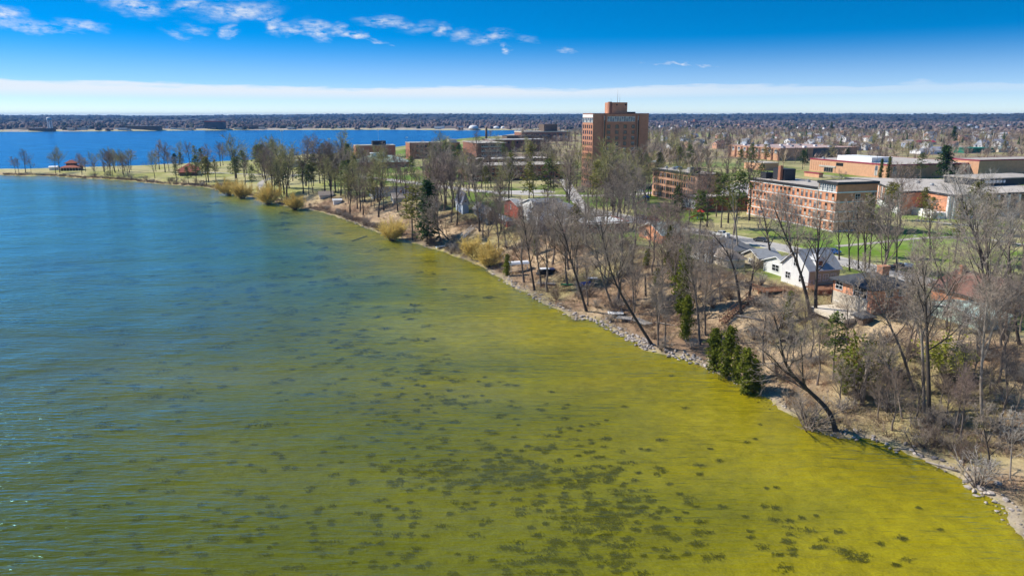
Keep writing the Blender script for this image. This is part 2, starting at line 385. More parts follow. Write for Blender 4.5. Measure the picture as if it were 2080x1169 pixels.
def polar(r0, r1, ratio, a0, a1, da):
    nr = int(math.log(r1 / r0) / math.log(ratio)) + 1; na = int((a1 - a0) / da) + 1
    rr = r0 * ratio ** np.arange(nr); aa = np.radians(a0 + da * np.arange(na))
    Rg, Ag = np.meshgrid(rr, aa, indexing='ij')
    X = (Rg * np.sin(Ag)).ravel(); Y = (Rg * np.cos(Ag)).ravel()
    idx = np.arange(nr * na).reshape(nr, na)
    F = np.stack([idx[:-1, :-1], idx[:-1, 1:], idx[1:, 1:], idx[1:, :-1]], -1).reshape(-1, 4)
    return X, Y, F
def build_ground():
    X, Y, F = polar(22, 15000, 1.0165, -62, 62, 0.42)
    h, d, P, bank, Wd = HT(X, Y, True)
    r = np.hypot(X, Y)
    def C(*c): return np.array(c)[None, :]
    def lerp(a, b, t): return a + (b - a) * t[:, None]
    n1 = fbm(X / 22, Y / 22, 31); n2 = fbm(X / 9, Y / 9, 41); n3 = fbm(X / 60, Y / 60, 51)
    litter = lerp(C(.28, .185, .115), C(.52, .385, .235), sst(.35, .68, n2))
    litter = lerp(litter, C(.30, .27, .11), sst(.58, .74, n1) * 0.7)
    lawn = lerp(C(.15, .225, .03), C(.44, .385, .19), sst(.38, .62, n1 * .6 + n2 * .4))
    lawn = lerp(lawn, C(.14, .27, .03), sst(.5, .66, n3) * .7)
    pen = lerp(C(.46, .41, .20), C(.33, .33, .10), sst(.4, .66, n1))
    col = lerp(lawn, pen, 1 - sst(3.5, 7.0, P))
    t = sst(-6, 12, d - Wd - 2 - 14 * sst(230, 150, Y) * (X > 0) + 14 * (n2 - .5)); t = t * np.ones_like(d)
    col = lerp(litter, col, np.where(P > 4.5, t, sst(0, 8, d - 3)))
    town = lerp(C(.27, .205, .15), C(.34, .30, .14), sst(.42, .62, n1))
    col = lerp(col, town, sst(520, 760, r) * (P > 5.1) * sst(-30, 40, X + 40))
    fl = fbm(np.arctan2(X, Y) * 40, r / 500.0, 61, 4)
    far = lerp(C(.075, .07, .055), C(.15, .115, .095), sst(.38, .62, fl))
    col = lerp(col, far, sst(1500, 2300, r) * (d > 40))
    col = lerp(col, C(.045, .05, .045), sst(4200, 7000, r))
    sand = lerp(C(.36, .295, .21), C(.17, .135, .10), sst(.36, .60, n2))
    col = lerp(sand, col, sst(.8, 3.2, d))
    col = np.where(((r > 1400) & (d > 0) & (d < 55))[:, None], C(.42, .37, .30), col)
    bed = lerp(C(.54, .47, .19), C(.44, .41, .15), n1)
    bed = lerp(bed, C(.42, .37, .10), sst(.5, .72, n3))
    col = lerp(bed, col, sst(-1.2, .3, d))
    me = npmesh('ground', np.stack([X, Y, h], 1), F, vcolmat('ground_cover', 'tint', scale=0.5, amt=0.42), smooth=True, col=col)
    tag(link('ground', me), 'grassy campus plateau, brown leaf covered bank and far plain', None, kind='structure')
build_ground()

# ------------------------------------------------------------------ water
def water_mat():
    m = bpy.data.materials.new('lake_water'); m.use_nodes = True; nt = m.node_tree; nt.nodes.clear(); L = nt.links.new
    a = nd(nt, 'ShaderNodeVertexColor'); a.layer_name = 'tint'           # r = how deep, g = open lake
    sp = nd(nt, 'ShaderNodeSeparateColor'); L(a.outputs['Color'], sp.inputs[0])
    tc = nd(nt, 'ShaderNodeTexCoord'); P = tc.outputs['Object']
    big = noise_(nt, scalevec(nt, P, (0.014, 0.034, 1)), 1.0, 5, 0.62)
    depth = math_(nt, 'ADD', sp.outputs[0], math_(nt, 'MULTIPLY', math_(nt, 'SUBTRACT', big.outputs['Fac'], 0.5), 0.9), True)
    tint = mixc(nt, depth, (0.88, 0.85, 0.12), (0.44, 0.60, 0.15))
    tint = mixc(nt, sp.outputs[2], tint, (0.36, 0.66, 0.56))
    body = mixc(nt, depth, (0.215, 0.20, 0.025), (0.055, 0.09, 0.015))
    body = mixc(nt, sp.outputs[2], body, (0.085, 0.225, 0.19))
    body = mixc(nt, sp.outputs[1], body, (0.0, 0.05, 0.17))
    tr = nd(nt, 'ShaderNodeBsdfTransparent'); L(tint, tr.inputs[0])
    df = nd(nt, 'ShaderNodeBsdfDiffuse'); L(body, df.inputs[0])
    k = math_(nt, 'MAXIMUM', math_(nt, 'MAXIMUM', mapr(nt, depth, 0.0, 1.0, 0.20, 0.70), math_(nt, 'MULTIPLY', sp.outputs[2], 0.6)), sp.outputs[1])
    m1 = nd(nt, 'ShaderNodeMixShader'); L(k, m1.inputs[0]); L(tr.outputs[0], m1.inputs[1]); L(df.outputs[0], m1.inputs[2])
    r1 = noise_(nt, scalevec(nt, P, (0.16, 0.75, 1)), 1.0, 3, 0.55); r2 = noise_(nt, scalevec(nt, P, (0.5, 2.0, 1)), 1.0, 2, 0.5)
    r3 = noise_(nt, scalevec(nt, P, (0.03, 0.12, 1)), 1.0, 3, 0.5)
    hgt = math_(nt, 'ADD', math_(nt, 'ADD', math_(nt, 'MULTIPLY', r1.outputs['Fac'], 1.0), math_(nt, 'MULTIPLY', r2.outputs['Fac'], 0.32)), math_(nt, 'MULTIPLY', r3.outputs['Fac'], 1.2))
    mp_ = nd(nt, 'ShaderNodeMapping'); mp_.inputs['Rotation'].default_value = (0, 0, 0.5); mp_.inputs['Scale'].default_value = (0.2, 1.05, 1); L(P, mp_.inputs['Vector'])
    r4 = noise_(nt, mp_.outputs[0], 1.0, 2, 0.5); gust = noise_(nt, scalevec(nt, P, (0.02, 0.035, 1)), 1.0, 3, 0.6)
    hgt = math_(nt, 'MULTIPLY', math_(nt, 'ADD', hgt, math_(nt, 'MULTIPLY', r4.outputs['Fac'], 0.6)), mapr(nt, gust.outputs['Fac'], 0.34, 0.62, 0.35, 1.05, True))
    bp = nd(nt, 'ShaderNodeBump'); bp.inputs['Strength'].default_value = 1.0; bp.inputs['Distance'].default_value = 0.55
    L(hgt, bp.inputs['Height'])
    bpf = nd(nt, 'ShaderNodeBump'); bpf.inputs['Strength'].default_value = 1.0; bpf.inputs['Distance'].default_value = 0.42
    L(hgt, bpf.inputs['Height'])
    gl = nd(nt, 'ShaderNodeBsdfGlossy'); gl.inputs['Roughness'].default_value = 0.2; gl.inputs['Color'].default_value = (0.32, 0.82, 1.0, 1); L(bp.outputs[0], gl.inputs['Normal'])  # blue put into the reflection colour, standing in for deeper sky higher up
    lw = nd(nt, 'ShaderNodeLayerWeight'); lw.inputs[0].default_value = 0.5; L(bpf.outputs[0], lw.inputs['Normal'])
    fk = math_(nt, 'ADD', math_(nt, 'MULTIPLY', math_(nt, 'POWER', lw.outputs['Facing'], 4.4), 0.92), 0.0)
    L(bp.outputs[0], df.inputs['Normal'])
    m2 = nd(nt, 'ShaderNodeMixShader'); L(fk, m2.inputs[0]); L(m1.outputs[0], m2.inputs[1]); L(gl.outputs[0], m2.inputs[2])
    out = nd(nt, 'ShaderNodeOutputMaterial'); L(m2.outputs[0], out.inputs[0])
    return m
def build_water():
    X, Y, F = polar(18, 4000, 1.02, -66, 66, 0.5)
    d = sdist(X, Y)
    keep = (d[F] < 12).any(1); F = F[keep]
    used = np.unique(F); re = -np.ones(len(X), int); re[used] = np.arange(len(used)); F = re[F]; X, Y, d = X[used], Y[used], d[used]
    n = fbm(X / 50, Y / 50, 77)
    depth = (sst(3, 75, -d + 22 * (n - .5)) * 0.50 + sst(50, 150, -d + 30 * (n - .5)) * .4)
    bx, by = np.array([p[0] for p in shore]), np.array([p[1] for p in shore])
    open_ = np.zeros_like(X)
    pj = np.array([PJ((x, y, 0.0))[1] for x, y in zip(X, Y)])
    # the open lake lies beyond the wooded point
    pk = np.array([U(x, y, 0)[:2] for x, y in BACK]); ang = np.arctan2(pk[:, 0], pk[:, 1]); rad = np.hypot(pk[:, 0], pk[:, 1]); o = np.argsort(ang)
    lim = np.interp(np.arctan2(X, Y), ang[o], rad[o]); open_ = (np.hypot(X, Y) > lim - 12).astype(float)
    north = sst(95, 320, Y + 50 * (n - .5)) * sst(5, 60, -d + 24 * (n - .5))
    col = np.stack([depth, open_, north], 1)
    me = npmesh('lake_water', np.stack([X, Y, np.zeros_like(X)], 1), F, water_mat(), smooth=True, col=col)
    tag(link('lake_water', me), 'clear green and yellow shallow lake turning blue offshore', None, kind='structure')
build_water()

# ------------------------------------------------------------------ roads and walks, draped over the ground
ROADS = []
def drape(name, px, width, m, label, lift=0.05, kerb=False, zref=None):
    pts = [GP(*p) for p in px]; P2 = []
    for a, b in zip(pts, pts[1:]):
        n = max(2, int((b - a).length / 5))
        P2 += [a.lerp(b, i / n) for i in range(n)]
    P2.append(pts[-1])
    for _ in range(6):
        P2 = [P2[0]] + [(P2[i-1] + P2[i] * 2 + P2[i+1]) / 4 for i in range(1, len(P2) - 1)] + [P2[-1]]
    ROADS.append((np.array([(p.x, p.y) for p in P2]), width / 2))
    rows = []
    for i, p in enumerate(P2):
        t = (P2[min(i+1, len(P2)-1)] - P2[max(i-1, 0)]); t.z = 0; t.normalize(); rows.append((p, Vector((t.y, -t.x, 0))))
    def strip(offs, lifts, mm, nm):
        V = []; k = len(offs)
        for p, s in rows:
            for o_, l_ in zip(offs, lifts):
                q = p + s * o_; V.append((q.x, q.y, 0))
        A = np.array(V); A[:, 2] = HT(A[:, 0], A[:, 1]) + np.tile(lifts, len(rows))
        F = [(i*k+j, i*k+j+1, (i+1)*k+j+1, (i+1)*k+j) for i in range(len(rows)-1) for j in range(k-1)]
        o = link(nm, npmesh(nm, A, F, mm)); return o
    h = width / 2
    tag(strip([-h, -h/2, 0, h/2, h], [lift]*5, m, name), label, None, kind='structure')
    if kerb:
        for s in (-1, 1):
            oo = [s*h, s*h, s*(h+.18), s*(h+.18)]; ll = [lift - .1, lift + .12, lift + .12, lift - .1]
            if s < 0: oo = oo[::-1]; ll = ll[::-1]
            tag(strip(oo, ll, KERB, 'kerb'), None, None, kind='structure')
drape('road', [(1010,404),(1090,409),(1180,424),(1250,437),(1330,456),(1440,474),(1560,497),(1690,526),(1830,560),(1960,592),(2110,632)], 8.5, ASPH, 'pale street running behind the lakeside houses', 0.08, True)
drape('road', [(700,356),(780,364),(860,374),(950,386),(1040,394),(1130,398),(1210,398),(1300,395),(1360,388)], 7.0, ASPH, 'pale campus street in front of the brick tower', 0.08, True)
drape('road', [(1186,422),(1176,412),(1168,400),(1150,372),(1140,350),(1120,330)], 6.0, ASPH, 'side street leading past the brick halls', 0.10)
drape('path', [(1700,500),(1780,494),(1850,484),(1960,478),(2100,500)], 2.6, PATHM, 'pale walk crossing the lawn above the street', 0.07)
drape('path', [(1860,447),(1930,455),(2010,462),(2120,472)], 3.0, PATHM, 'pale walk in front of the low brick hall', 0.07)
drape('path', [(1640,352),(1720,362),(1850,372)], 3.0, PATHM, 'pale walk beside the tan brick hall', 0.07)
drape('path', [(790,372),(850,368),(880,366),(930,372)], 2.4, PATHM, 'pale walk across the bright lawn', 0.07)
drape('path', [(524,402),(532,385),(528,372),(545,362),(600,357)], 4.0, PATHM, 'sandy track through the pines on the point', 0.07)
drape('path', [(400,350),(470,352),(560,356),(640,354),(720,356)], 5.0, PATHM, 'pale lane across the park on the point', 0.09)
drape('parking_lot', [(1000,392),(1120,388)], 15, ASPH, 'pale car park in front of the long brick hall', 0.06)
drape('parking_lot', [(1480,402),(1500,384),(1512,372)], 16, ASPH, 'car park between the brick halls', 0.06)
drape('driveway', [(1180,424),(1225,436),(1275,446)], 12, PATHM, 'wide pale driveway behind the white and red house', 0.06)

# ------------------------------------------------------------------ trees
def rot_about(v, ax, a): return Matrix.Rotation(a, 3, ax) @ v
def gen_bare(path, r0, rnd, counts=(11, 6, 5, 4), start=0.35, reach=0.40, spread=(0.45, 0.95), tmin=0.022, droop=0.0, sides=(7, 5, 3, 3, 3), upk=0.25):
    """trunk follows path; returns (trunk, crown) builders"""
    T, C = MB(), MB(); path = [Vector(p) for p in path]; H = sum((b - a).length for a, b in zip(path, path[1:]))
    n = len(path); rads = [r0 * (1 - 0.80 * (i / (n - 1)) ** 1.1) for i in range(n)]; rads[0] *= 1.25
    T.tube(path, rads, sides[0])
    def at(t):
        x = t * (n - 1); i = min(int(x), n - 2); f = x - i
        return path[i].lerp(path[i+1], f), (path[i+1] - path[i]).normalized(), rads[i] + (rads[i+1] - rads[i]) * f
    def grow(p, d, L, r, lev):
        k = 4 if lev < 3 else 3 if lev == 3 else 2
        pts = [p]; v = d.copy(); dirs = [v]
        for i in range(k - 1):
            w = 0.22 if lev > 1 else 0.16
            v = (v + Vector((rnd.gauss(0, w), rnd.gauss(0, w), rnd.gauss(0, w) + upk * 0.35 - droop * lev * 0.2))).normalized()
            pts.append(pts[-1] + v * (L / (k - 1))); dirs.append(v)
        rr = [max(tmin * 0.75, r * (1 - 0.72 * i / (k - 1))) for i in range(k)]
        (T if lev == 1 else C).tube(pts, rr, sides[min(lev, len(sides) - 1)])
        if lev < len(counts):
            c = counts[lev]
            for j in range(c):
                f = 0.28 + 0.72 * (j + rnd.random() * 0.8) / c; f = min(f, 0.999); x = f * (k - 1); i = min(int(x), k - 2)
                q = pts[i].lerp(pts[i+1], x - i); ax = dirs[i+1].orthogonal().normalized(); ax = rot_about(ax, dirs[i+1], rnd.uniform(0, 6.283))
                nd_ = rot_about(dirs[i+1], ax, rnd.uniform(0.4, 0.95))
                grow(q, nd_, L * rnd.uniform(0.38, 0.62) * (1.15 - 0.4 * f), max(tmin, rr[i] * 0.55), lev + 1)
    for j in range(counts[0]):
        t = start + (1 - start) * (j + rnd.random() * 0.7) / counts[0]; t = min(t, 0.995)
        p, d, r = at(t); ax = d.orthogonal().normalized(); ax = rot_about(ax, d, j * 2.4 + rnd.uniform(-.5, .5))
        nd_ = rot_about(d, ax, rnd.uniform(*spread) * (1.1 - 0.35 * t))
        nd_ = (nd_ + Vector((0, 0, upk))).normalized()
        grow(p, nd_, H * reach * rnd.uniform(0.7, 1.15) * (1.2 - 0.75 * (t - start) / (1 - start)), max(tmin * 1.6, r * 0.55), 1)
    return T, C
def wiggle(H, rnd, n=7, lean=(0, 0), w=0.02):
    p = []; ox = oy = 0.0
    for i in range(n):
        t = i / (n - 1); p.append((ox + lean[0] * t * t * H, oy + lean[1] * t * t * H, H * t)); ox += rnd.gauss(0, w) * H / 2; oy += rnd.gauss(0, w) * H / 2
    return p
def tris(C, c, size, k, rnd, flat=0.5, mi=0):
    for _ in range(k):
        a = Vector((rnd.gauss(0, 1), rnd.gauss(0, 1), rnd.gauss(0, flat))).normalized(); b = Vector((rnd.gauss(0, 1), rnd.gauss(0, 1), rnd.gauss(0, flat)))
        b = (b - a * b.dot(a)).normalized(); o = Vector((rnd.gauss(0, .55), rnd.gauss(0, .55), rnd.gauss(0, .35))) * size + c
        C.add([tuple(o - b * size * .32), tuple(o + b * size * .32), tuple(o + a * size * rnd.uniform(.7, 1.2))], [(0, 1, 2)], mi)
def gen_conifer(kind, H, rnd, dens=1.0):
    T, C = MB(), MB()
    path = wiggle(H, rnd, 7, (rnd.uniform(-.05, .05), rnd.uniform(-.05, .05)), 0.006 if kind != 'scruffy' else 0.016)
    T.tube(path, [0.013 * H * (1 - 0.85 * i / 6) for i in range(7)], 6); path = [Vector(p) for p in path]
    def at(t):
        x = t * 6; i = min(int(x), 5); return path[i].lerp(path[i+1], x - i)
    if kind == 'spruce': lo, nb, w, cl, sz = 0.10, 95, 0.20, 5, 0.06
    elif kind == 'cedar': lo, nb, w, cl, sz = 0.02, 150, 0.19, 6, 0.055
    elif kind == 'thuja': lo, nb, w, cl, sz = 0.01, 110, 0.11, 5, 0.05
    elif kind == 'scruffy': lo, nb, w, cl, sz = 0.42, 42, 0.20, 4, 0.045
    else: lo, nb, w, cl, sz = 0.36, 52, 0.25, 6, 0.045                       # tall pine
    nb = int(nb * dens)
    for j in range(nb):
        t = lo + (0.99 - lo) * (j + rnd.random()) / nb; u = (t - lo) / (1 - lo)
        if kind in ('spruce',): L = w * H * (1 - u) ** 0.85 + 0.02 * H
        elif kind == 'cedar': L = w * H * (math.sin(math.pi * min(1, 0.22 + u * 0.78)) ** 0.7) * rnd.uniform(.3, 1.3)
        elif kind == 'thuja': L = w * H * (math.sin(math.pi * min(1, 0.3 + u * 0.7)) ** 0.6) * rnd.uniform(.7, 1.0)
        else: L = w * H * (0.45 + 0.75 * math.sin(math.pi * min(1, .15 + u * .85))) * rnd.uniform(.35, 1.1) * (1 - .45 * u)
        a = j * 2.399 + rnd.uniform(-.4, .4); up = rnd.uniform(-.15, .35) if kind not in ('cedar', 'thuja') else rnd.uniform(.1, .8)
        d = Vector((math.cos(a), math.sin(a), up)).normalized(); p0 = at(t); p1 = p0 + d * L
        if kind in ('pine', 'scruffy', 'spruce'): (C if kind == 'spruce' else T).tube([p0, p1], [0.0035 * H, 0.0012 * H], 3)
        for q in range(cl):
            f = rnd.uniform(.35 if kind in ('pine', 'scruffy') else .15, 1.05); s = sz * H * rnd.uniform(.6, 1.15)
            tris(C, p0.lerp(p1, f) + Vector((0, 0, rnd.uniform(-.2, .3) * s)), s, 4 if kind != 'cedar' else 3, rnd, 0.45 if kind != 'cedar' else 1.0)
    return T, C
def gen_shrub(H, rnd, stems=14, spread=0.55, counts=(0, 5, 3), tmin=0.016, leaf=None):
    C = MB(); T = MB()
    for s in range(stems):
        a = rnd.uniform(0, 6.283); sp = rnd.random() ** .6 * spread
        d = Vector((math.cos(a) * sp, math.sin(a) * sp, 1)).normalized(); L = H * rnd.uniform(.65, 1.0)
        p = Vector((math.cos(a) * .06 * H * rnd.random(), math.sin(a) * .06 * H * rnd.random(), -.05 * H)); pts = [p]; v = d
        for i in range(3):
            v = (v + Vector((rnd.gauss(0, .13), rnd.gauss(0, .13), -.03))).normalized(); pts.append(pts[-1] + v * L / 3)
        T.tube(pts, [.016 * H ** .5 * 2, .022 * H ** .5, .014 * H ** .5, tmin], 4)
        for j in range(counts[1] * 2):
            f = rnd.uniform(.25, 1) * 3; i = min(int(f), 2); q = pts[i].lerp(pts[i+1], f - i)
            w = (v + Vector((rnd.gauss(0, .55), rnd.gauss(0, .55), rnd.gauss(.1, .4)))).normalized(); l = L * rnd.uniform(.2, .42); e = q + w * l
            m = q.lerp(e, .5) + Vector((rnd.gauss(0, .05), rnd.gauss(0, .05), rnd.gauss(0, .05))) * l
            C.tube([q, m, e], [tmin, tmin * .9, tmin * .6], 3)
            for k in range(counts[2]):
                g = q.lerp(e, rnd.uniform(.3, 1)); x = (w + Vector((rnd.gauss(0, .6), rnd.gauss(0, .6), rnd.gauss(0, .5)))).normalized()
                C.tube([g, g + x * l * rnd.uniform(.3, .6)], [tmin * .8, tmin * .5], 3)
                if leaf: tris(C, g + x * l * .4, leaf * H, 2, rnd, 1.0, 1)
    return T, C
RND = random.Random(5)
LIB = {}
def lib(kind, builders, tm, cm):
    T, C = builders; LIB.setdefault(kind, []).append((T.mesh(kind + '_trunk', tm), C.mesh(kind + '_crown', cm)))
for i in range(5): lib('bare', gen_bare(wiggle(20, RND, 8, (RND.uniform(-.1, .1), RND.uniform(-.1, .1)), .022), .30, RND, (13, 7, 5, 3), RND.uniform(.25, .42), .42, (.4, .95)), BARK, [TWIG, TWIG, TWIGR, TWIG, TWIGD][i])
for i in range(6): lib('mid', gen_bare(wiggle(20, RND, 6, (RND.uniform(-.08, .08), RND.uniform(-.08, .08)), .02), .30, RND, (13, 7, 6), RND.uniform(.2, .36), RND.uniform(.38, .48), (.4, .95), 0.045, sides=(5, 3, 3, 3)), BARKD, [TWIG, TWIGO, TWIG, TWIGD, TWIGR, TWIGO][i])
for i in range(4): lib('pine', gen_conifer('pine', 20, RND), BARKD, [PINE, PINEY, PINE, SPRUCE][i])
for i in range(4): lib('scruffy', gen_conifer('scruffy', 20, RND), BARK, [PINEY, PINE, PINEY, PINE][i])
for i in range(2): lib('spruce', gen_conifer('spruce', 12, RND), BARKD, [SPRUCE, PINE][i])
for i in range(3): lib('cedar', gen_conifer('cedar', 8, RND, [1.0, .72, .8][i]), BARKD, CEDAR)
for i in range(2): lib('thuja', gen_conifer('thuja', 8, RND), BARKD, [CEDAR, PINE][i])
for i in range(3): lib('shrub', gen_shrub(3, RND), TWIGD, [TWIG, TWIGD, TWIGL][i])
for i in range(2): lib('willow', gen_shrub(5, RND, 44, 1.15, (0, 8, 5), .034), TWIGD, TWIGY)
NAT = {'bare': 20, 'mid': 20, 'pine': 20, 'scruffy': 20, 'spruce': 12, 'cedar': 8, 'thuja': 8, 'shrub': 3, 'willow': 5}
TREES = []
def tree(kind, p, H, label, name='bare_tree', group=None, cat='tree', v=None, wid=1.0):
    ms = LIB[kind][v if v is not None else RND.randrange(len(LIB[kind]))]; s = H / NAT[kind]
    t = thing(name, label, cat, (p[0], p[1], p[2] - 0.15), RND.uniform(0, 6.283), group, (s * wid, s * wid, s)); t['lk'] = kind
    link('trunk', ms[0], t); link('crown', ms[1], t); TREES.append((p[0], p[1])); return t
def px_h(p, top):                            # height of a thing standing at p whose top is seen at row top
    q = UY(*((PJ(p)[0], top)), p[1]); return q.z - p[2]
def ptree(kind, px, py, top, label, name='bare_tree', **k):
    p = GP(px, py); return tree(kind, p, max(1.0, px_h(p, top)), label, name, **k)
def pathtree(pts, r0, label, seed, tm=None, cm=None, counts=(12, 6, 5, 4), start=.4, reach=.3, jit=.4, name='bare_tree', upk=.25, spread=(.45, .95)):
    """a tree whose trunk passes sight lines pts (base first), standing where its base meets the ground"""
    rnd = random.Random(seed); b = GP(*pts[0]); W = [b - Vector((0, 0, .3))]; y = b.y
    for px, py in pts[1:]:
        y += rnd.uniform(-jit, jit); W.append(UY(px, py, y))
    S = []
    for i, (a, c) in enumerate(zip(W, W[1:])):
        for k in range(3): S.append(a.lerp(c, k / 3) - b)
    S.append(W[-1] - b)
    for _ in range(2): S = [S[0]] + [(S[i-1] + 2 * S[i] + S[i+1]) / 4 for i in range(1, len(S) - 1)] + [S[-1]]
    T, C = gen_bare(S, r0, rnd, (counts[0] + 2,) + tuple(counts[1:]), start * .88, reach * 1.3, spread, upk=upk)
    t = thing(name, label, 'tree', b); put('trunk', T, tm or BARK, t); put('crown', C, cm or TWIG, t); TREES.append((b.x, b.y)); return t

# the trees one can tell apart along the bank
pathtree([(1888,872),(1887,800),(1885,730),(1882,660),(1880,600),(1874,545)], .36, 'tall straight dark trunked bare tree standing at the edge of the tawny shelf', 1, BARKD, reach=.22, start=.5)
pathtree([(1877,836),(1876,770),(1873,700),(1871,640),(1862,560)], .30, 'tall pale barked bare tree close beside the dark straight one', 2, BARKP, reach=.22, start=.5)
pathtree([(1996,852),(1992,780),(1996,710),(2002,640),(2010,570)], .26, 'slim pale tan trunked bare tree forking high up near the right edge', 3, BARKP, reach=.28, start=.42)
pathtree([(1857,792),(1838,730),(1812,668),(1785,620),(1745,540)], .26, 'slender bare tree leaning far left across the brick split-level house', 4, reach=.22, start=.5)
pathtree([(1833,848),(1822,780),(1800,730),(1768,704)], .17, 'thin arching bare tree bent over to the left on the lower bank', 5, TWIG, reach=.26, start=.45)
pathtree([(1698,874),(1688,838),(1660,808),(1618,772),(1592,735),(1585,690),(1572,640)], .42, 'dark trunked bare tree leaning far out over the water', 6, BARKD, TWIG, reach=.26, start=.4)
pathtree([(1648,641),(1636,590),(1622,540),(1600,490),(1572,420)], .40, 'left one of two dark trunked bare trees in front of the white house', 7, BARKD, reach=.26, start=.45)
pathtree([(1657,641),(1657,590),(1660,540),(1662,495),(1668,440)], .40, 'right one of two dark trunked bare trees in front of the white house', 8, BARKD, reach=.24, start=.5)
pathtree([(1506,636),(1500,590),(1492,548),(1480,515),(1450,478)], .36, 'lopped bare tree with a crooked left limb above the brown stairway', 9, BARKD, reach=.18, start=.55, counts=(8, 5, 4, 3))
pathtree([(1521,606),(1526,575),(1531,545),(1533,520)], .32, 'short lopped bare tree beside the top of the brown stairway', 10, BARKD, reach=.16, start=.6, counts=(6, 4, 4, 3))
pathtree([(1326,700),(1296,655),(1268,610),(1244,562),(1228,505),(1220,450)], .34, 'long leaning bare tree rooted in the pale rocks of the shore', 11, BARKD, reach=.24, start=.5)
pathtree([(1337,700),(1336,660),(1334,625),(1330,590)], .2, 'short bare tree upright behind the rocks left of the greener lawn strip', 12, reach=.32, start=.4)
pathtree([(1351,698),(1352,665),(1350,640)], .2, 'stubby broken bare trunk next to the upright bare tree on the rocks', 13, reach=.22, start=.6, counts=(4, 3, 3, 2))
pathtree([(1192,632),(1176,580),(1160,530),(1148,480),(1130,430)], .34, 'dark bare tree leaning left behind the little rocky point', 14, BARKD, reach=.27, start=.45)
pathtree([(1245,625),(1222,560),(1208,500),(1196,450)], .27, 'thin bare tree leaning left above the stacked grey dock', 15, reach=.26, start=.45)
pathtree([(1086,589),(1078,540),(1070,490),(1060,420)], .33, 'dark bare tree on the shore beside the white boat lift', 16, BARKD, reach=.27, start=.4)
pathtree([(1100,582),(1094,540),(1088,500),(1084,440)], .26, 'second bare tree close behind the boat lift', 17, reach=.27, start=.4)
pathtree([(928,503),(905,480),(884,455),(868,420)], .3, 'bare tree with spreading dark limbs leaning left beside the tall dark fir', 18, BARKD, reach=.38, start=.25)
pathtree([(896,490),(886,450),(876,410),(870,380)], .24, 'slim bare tree rising behind the leaning one at the waterside', 19, reach=.3, start=.35)
pathtree([(1422,700),(1418,640),(1412,590),(1400,540),(1385,480)], .25, 'bare tree with grey limbs left of the dark twin cedars', 20, reach=.3, start=.4)
pathtree([(2030,612),(2010,560),(1990,500),(1965,440),(1950,400)], .42, 'big spreading bare tree over the brown roofed house', 21, BARKD, TWIGL, reach=.34, start=.25, counts=(13, 7, 6, 4))
pathtree([(2040,690),(2030,640),(2005,590),(1990,520),(1985,450)], .36, 'dark bare tree with crossing limbs in front of the brown roofed house', 22, BARKD, reach=.34, start=.25)
pathtree([(1940,640),(1925,590),(1905,550),(1890,500)], .26, 'bare tree with a rounded grey crown left of the brown roofed house', 23, reach=.4, start=.25, counts=(12, 7, 6, 4))
pathtree([(2072,700),(2060,640),(2055,580),(2050,500)], .30, 'bare tree cut by the right edge beside the brown roofed house', 24, BARKD, reach=.33, start=.3)
pathtree([(2013,960),(2010,925),(2000,880),(1996,845)], .16, 'thin dark bare tree among the saplings at the far right shore', 25, BARKD, reach=.35, start=.35, counts=(9, 5, 4, 3))
pathtree([(2052,975),(2054,930),(2056,885),(2060,850)], .12, 'pale slim sapling by the water near the right edge', 26, BARKP, TWIGL, reach=.3, start=.35, counts=(8, 5, 4, 3))
pathtree([(1868,925),(1852,905),(1842,885),(1836,872)], .07, 'small crooked sapling leaning over the mossy rocks', 27, BARKD, reach=.25, start=.4, counts=(5, 4, 3))
pathtree([(1500,528),(1497,480),(1490,430),(1487,380)], .30, 'tall pale trunked tree rising in front of the striped brick dormitory', 28, BARKP, PINEY, reach=.2, start=.5, counts=(8, 5, 4, 3))
pathtree([(1570,540),(1562,500),(1555,450),(1540,400)], .32, 'bare tree left of the white house gable', 29, BARKD, reach=.28, start=.35)
pathtree([(1610,560),(1606,500),(1600,450),(1592,420)], .28, 'bare tree behind the lopped trees', 30, reach=.3, start=.35)
for i, (bx, by, tx, ty, w) in enumerate([(1705,528,1702,425,'first'),(1726,549,1722,420,'second'),(1744,547,1742,415,'third'),(1758,546,1754,420,'fourth'),(1765,545,1776,410,'fifth'),(1799,549,1800,425,'sixth'),(1821,553,1824,400,'seventh'),(1890,528,1888,420,'eighth')]):
    pathtree([(bx, by), ((2*bx+tx)/3, (2*by+ty)/3), ((bx+2*tx)/3, (by+2*ty)/3), (tx, ty)], .22, w + ' bare tree from the left in the row along the street', 40 + i, BARKD, reach=.27, start=.32, counts=(11, 6, 5, 3))['group'] = 'bare trees along the street'
# evergreens one can tell apart
def pcon(kind, px, py, top, label, name, v=0, wid=1.0): return ptree(kind, px, py, top, label, name, v=v, wid=wid)
pcon('cedar', 1452, 752, 668, 'leftmost dark cedar of the ragged clump at the waterline', 'cedar_tree', 0, 1.15)
pcon('cedar', 1474, 768, 662, 'tallest dark cedar of the ragged clump at the waterline', 'cedar_tree', 1, 1.0)
pcon('cedar', 1496, 776, 700, 'dark cedar in the middle of the ragged clump at the waterline', 'cedar_tree', 2, .8)
pcon('cedar', 1516, 798, 706, 'wide yellow green cedar at the right of the clump at the waterline', 'cedar_tree', 1, 1.2)
pcon('cedar', 1534, 792, 728, 'low cedar at the right end of the clump at the waterline', 'cedar_tree', 0, 1.4)
pcon('cedar', 1384, 640, 498, 'tall narrow cedar on the bank below the grey roofed house', 'cedar_tree', 2, .75)
pcon('cedar', 1392, 690, 600, 'ragged cedar halfway down the bank', 'cedar_tree', 0, .8)
pcon('cedar', 1600, 652, 590, 'small dark cedar beside the brown stairway', 'cedar_tree', 1, 1.0)
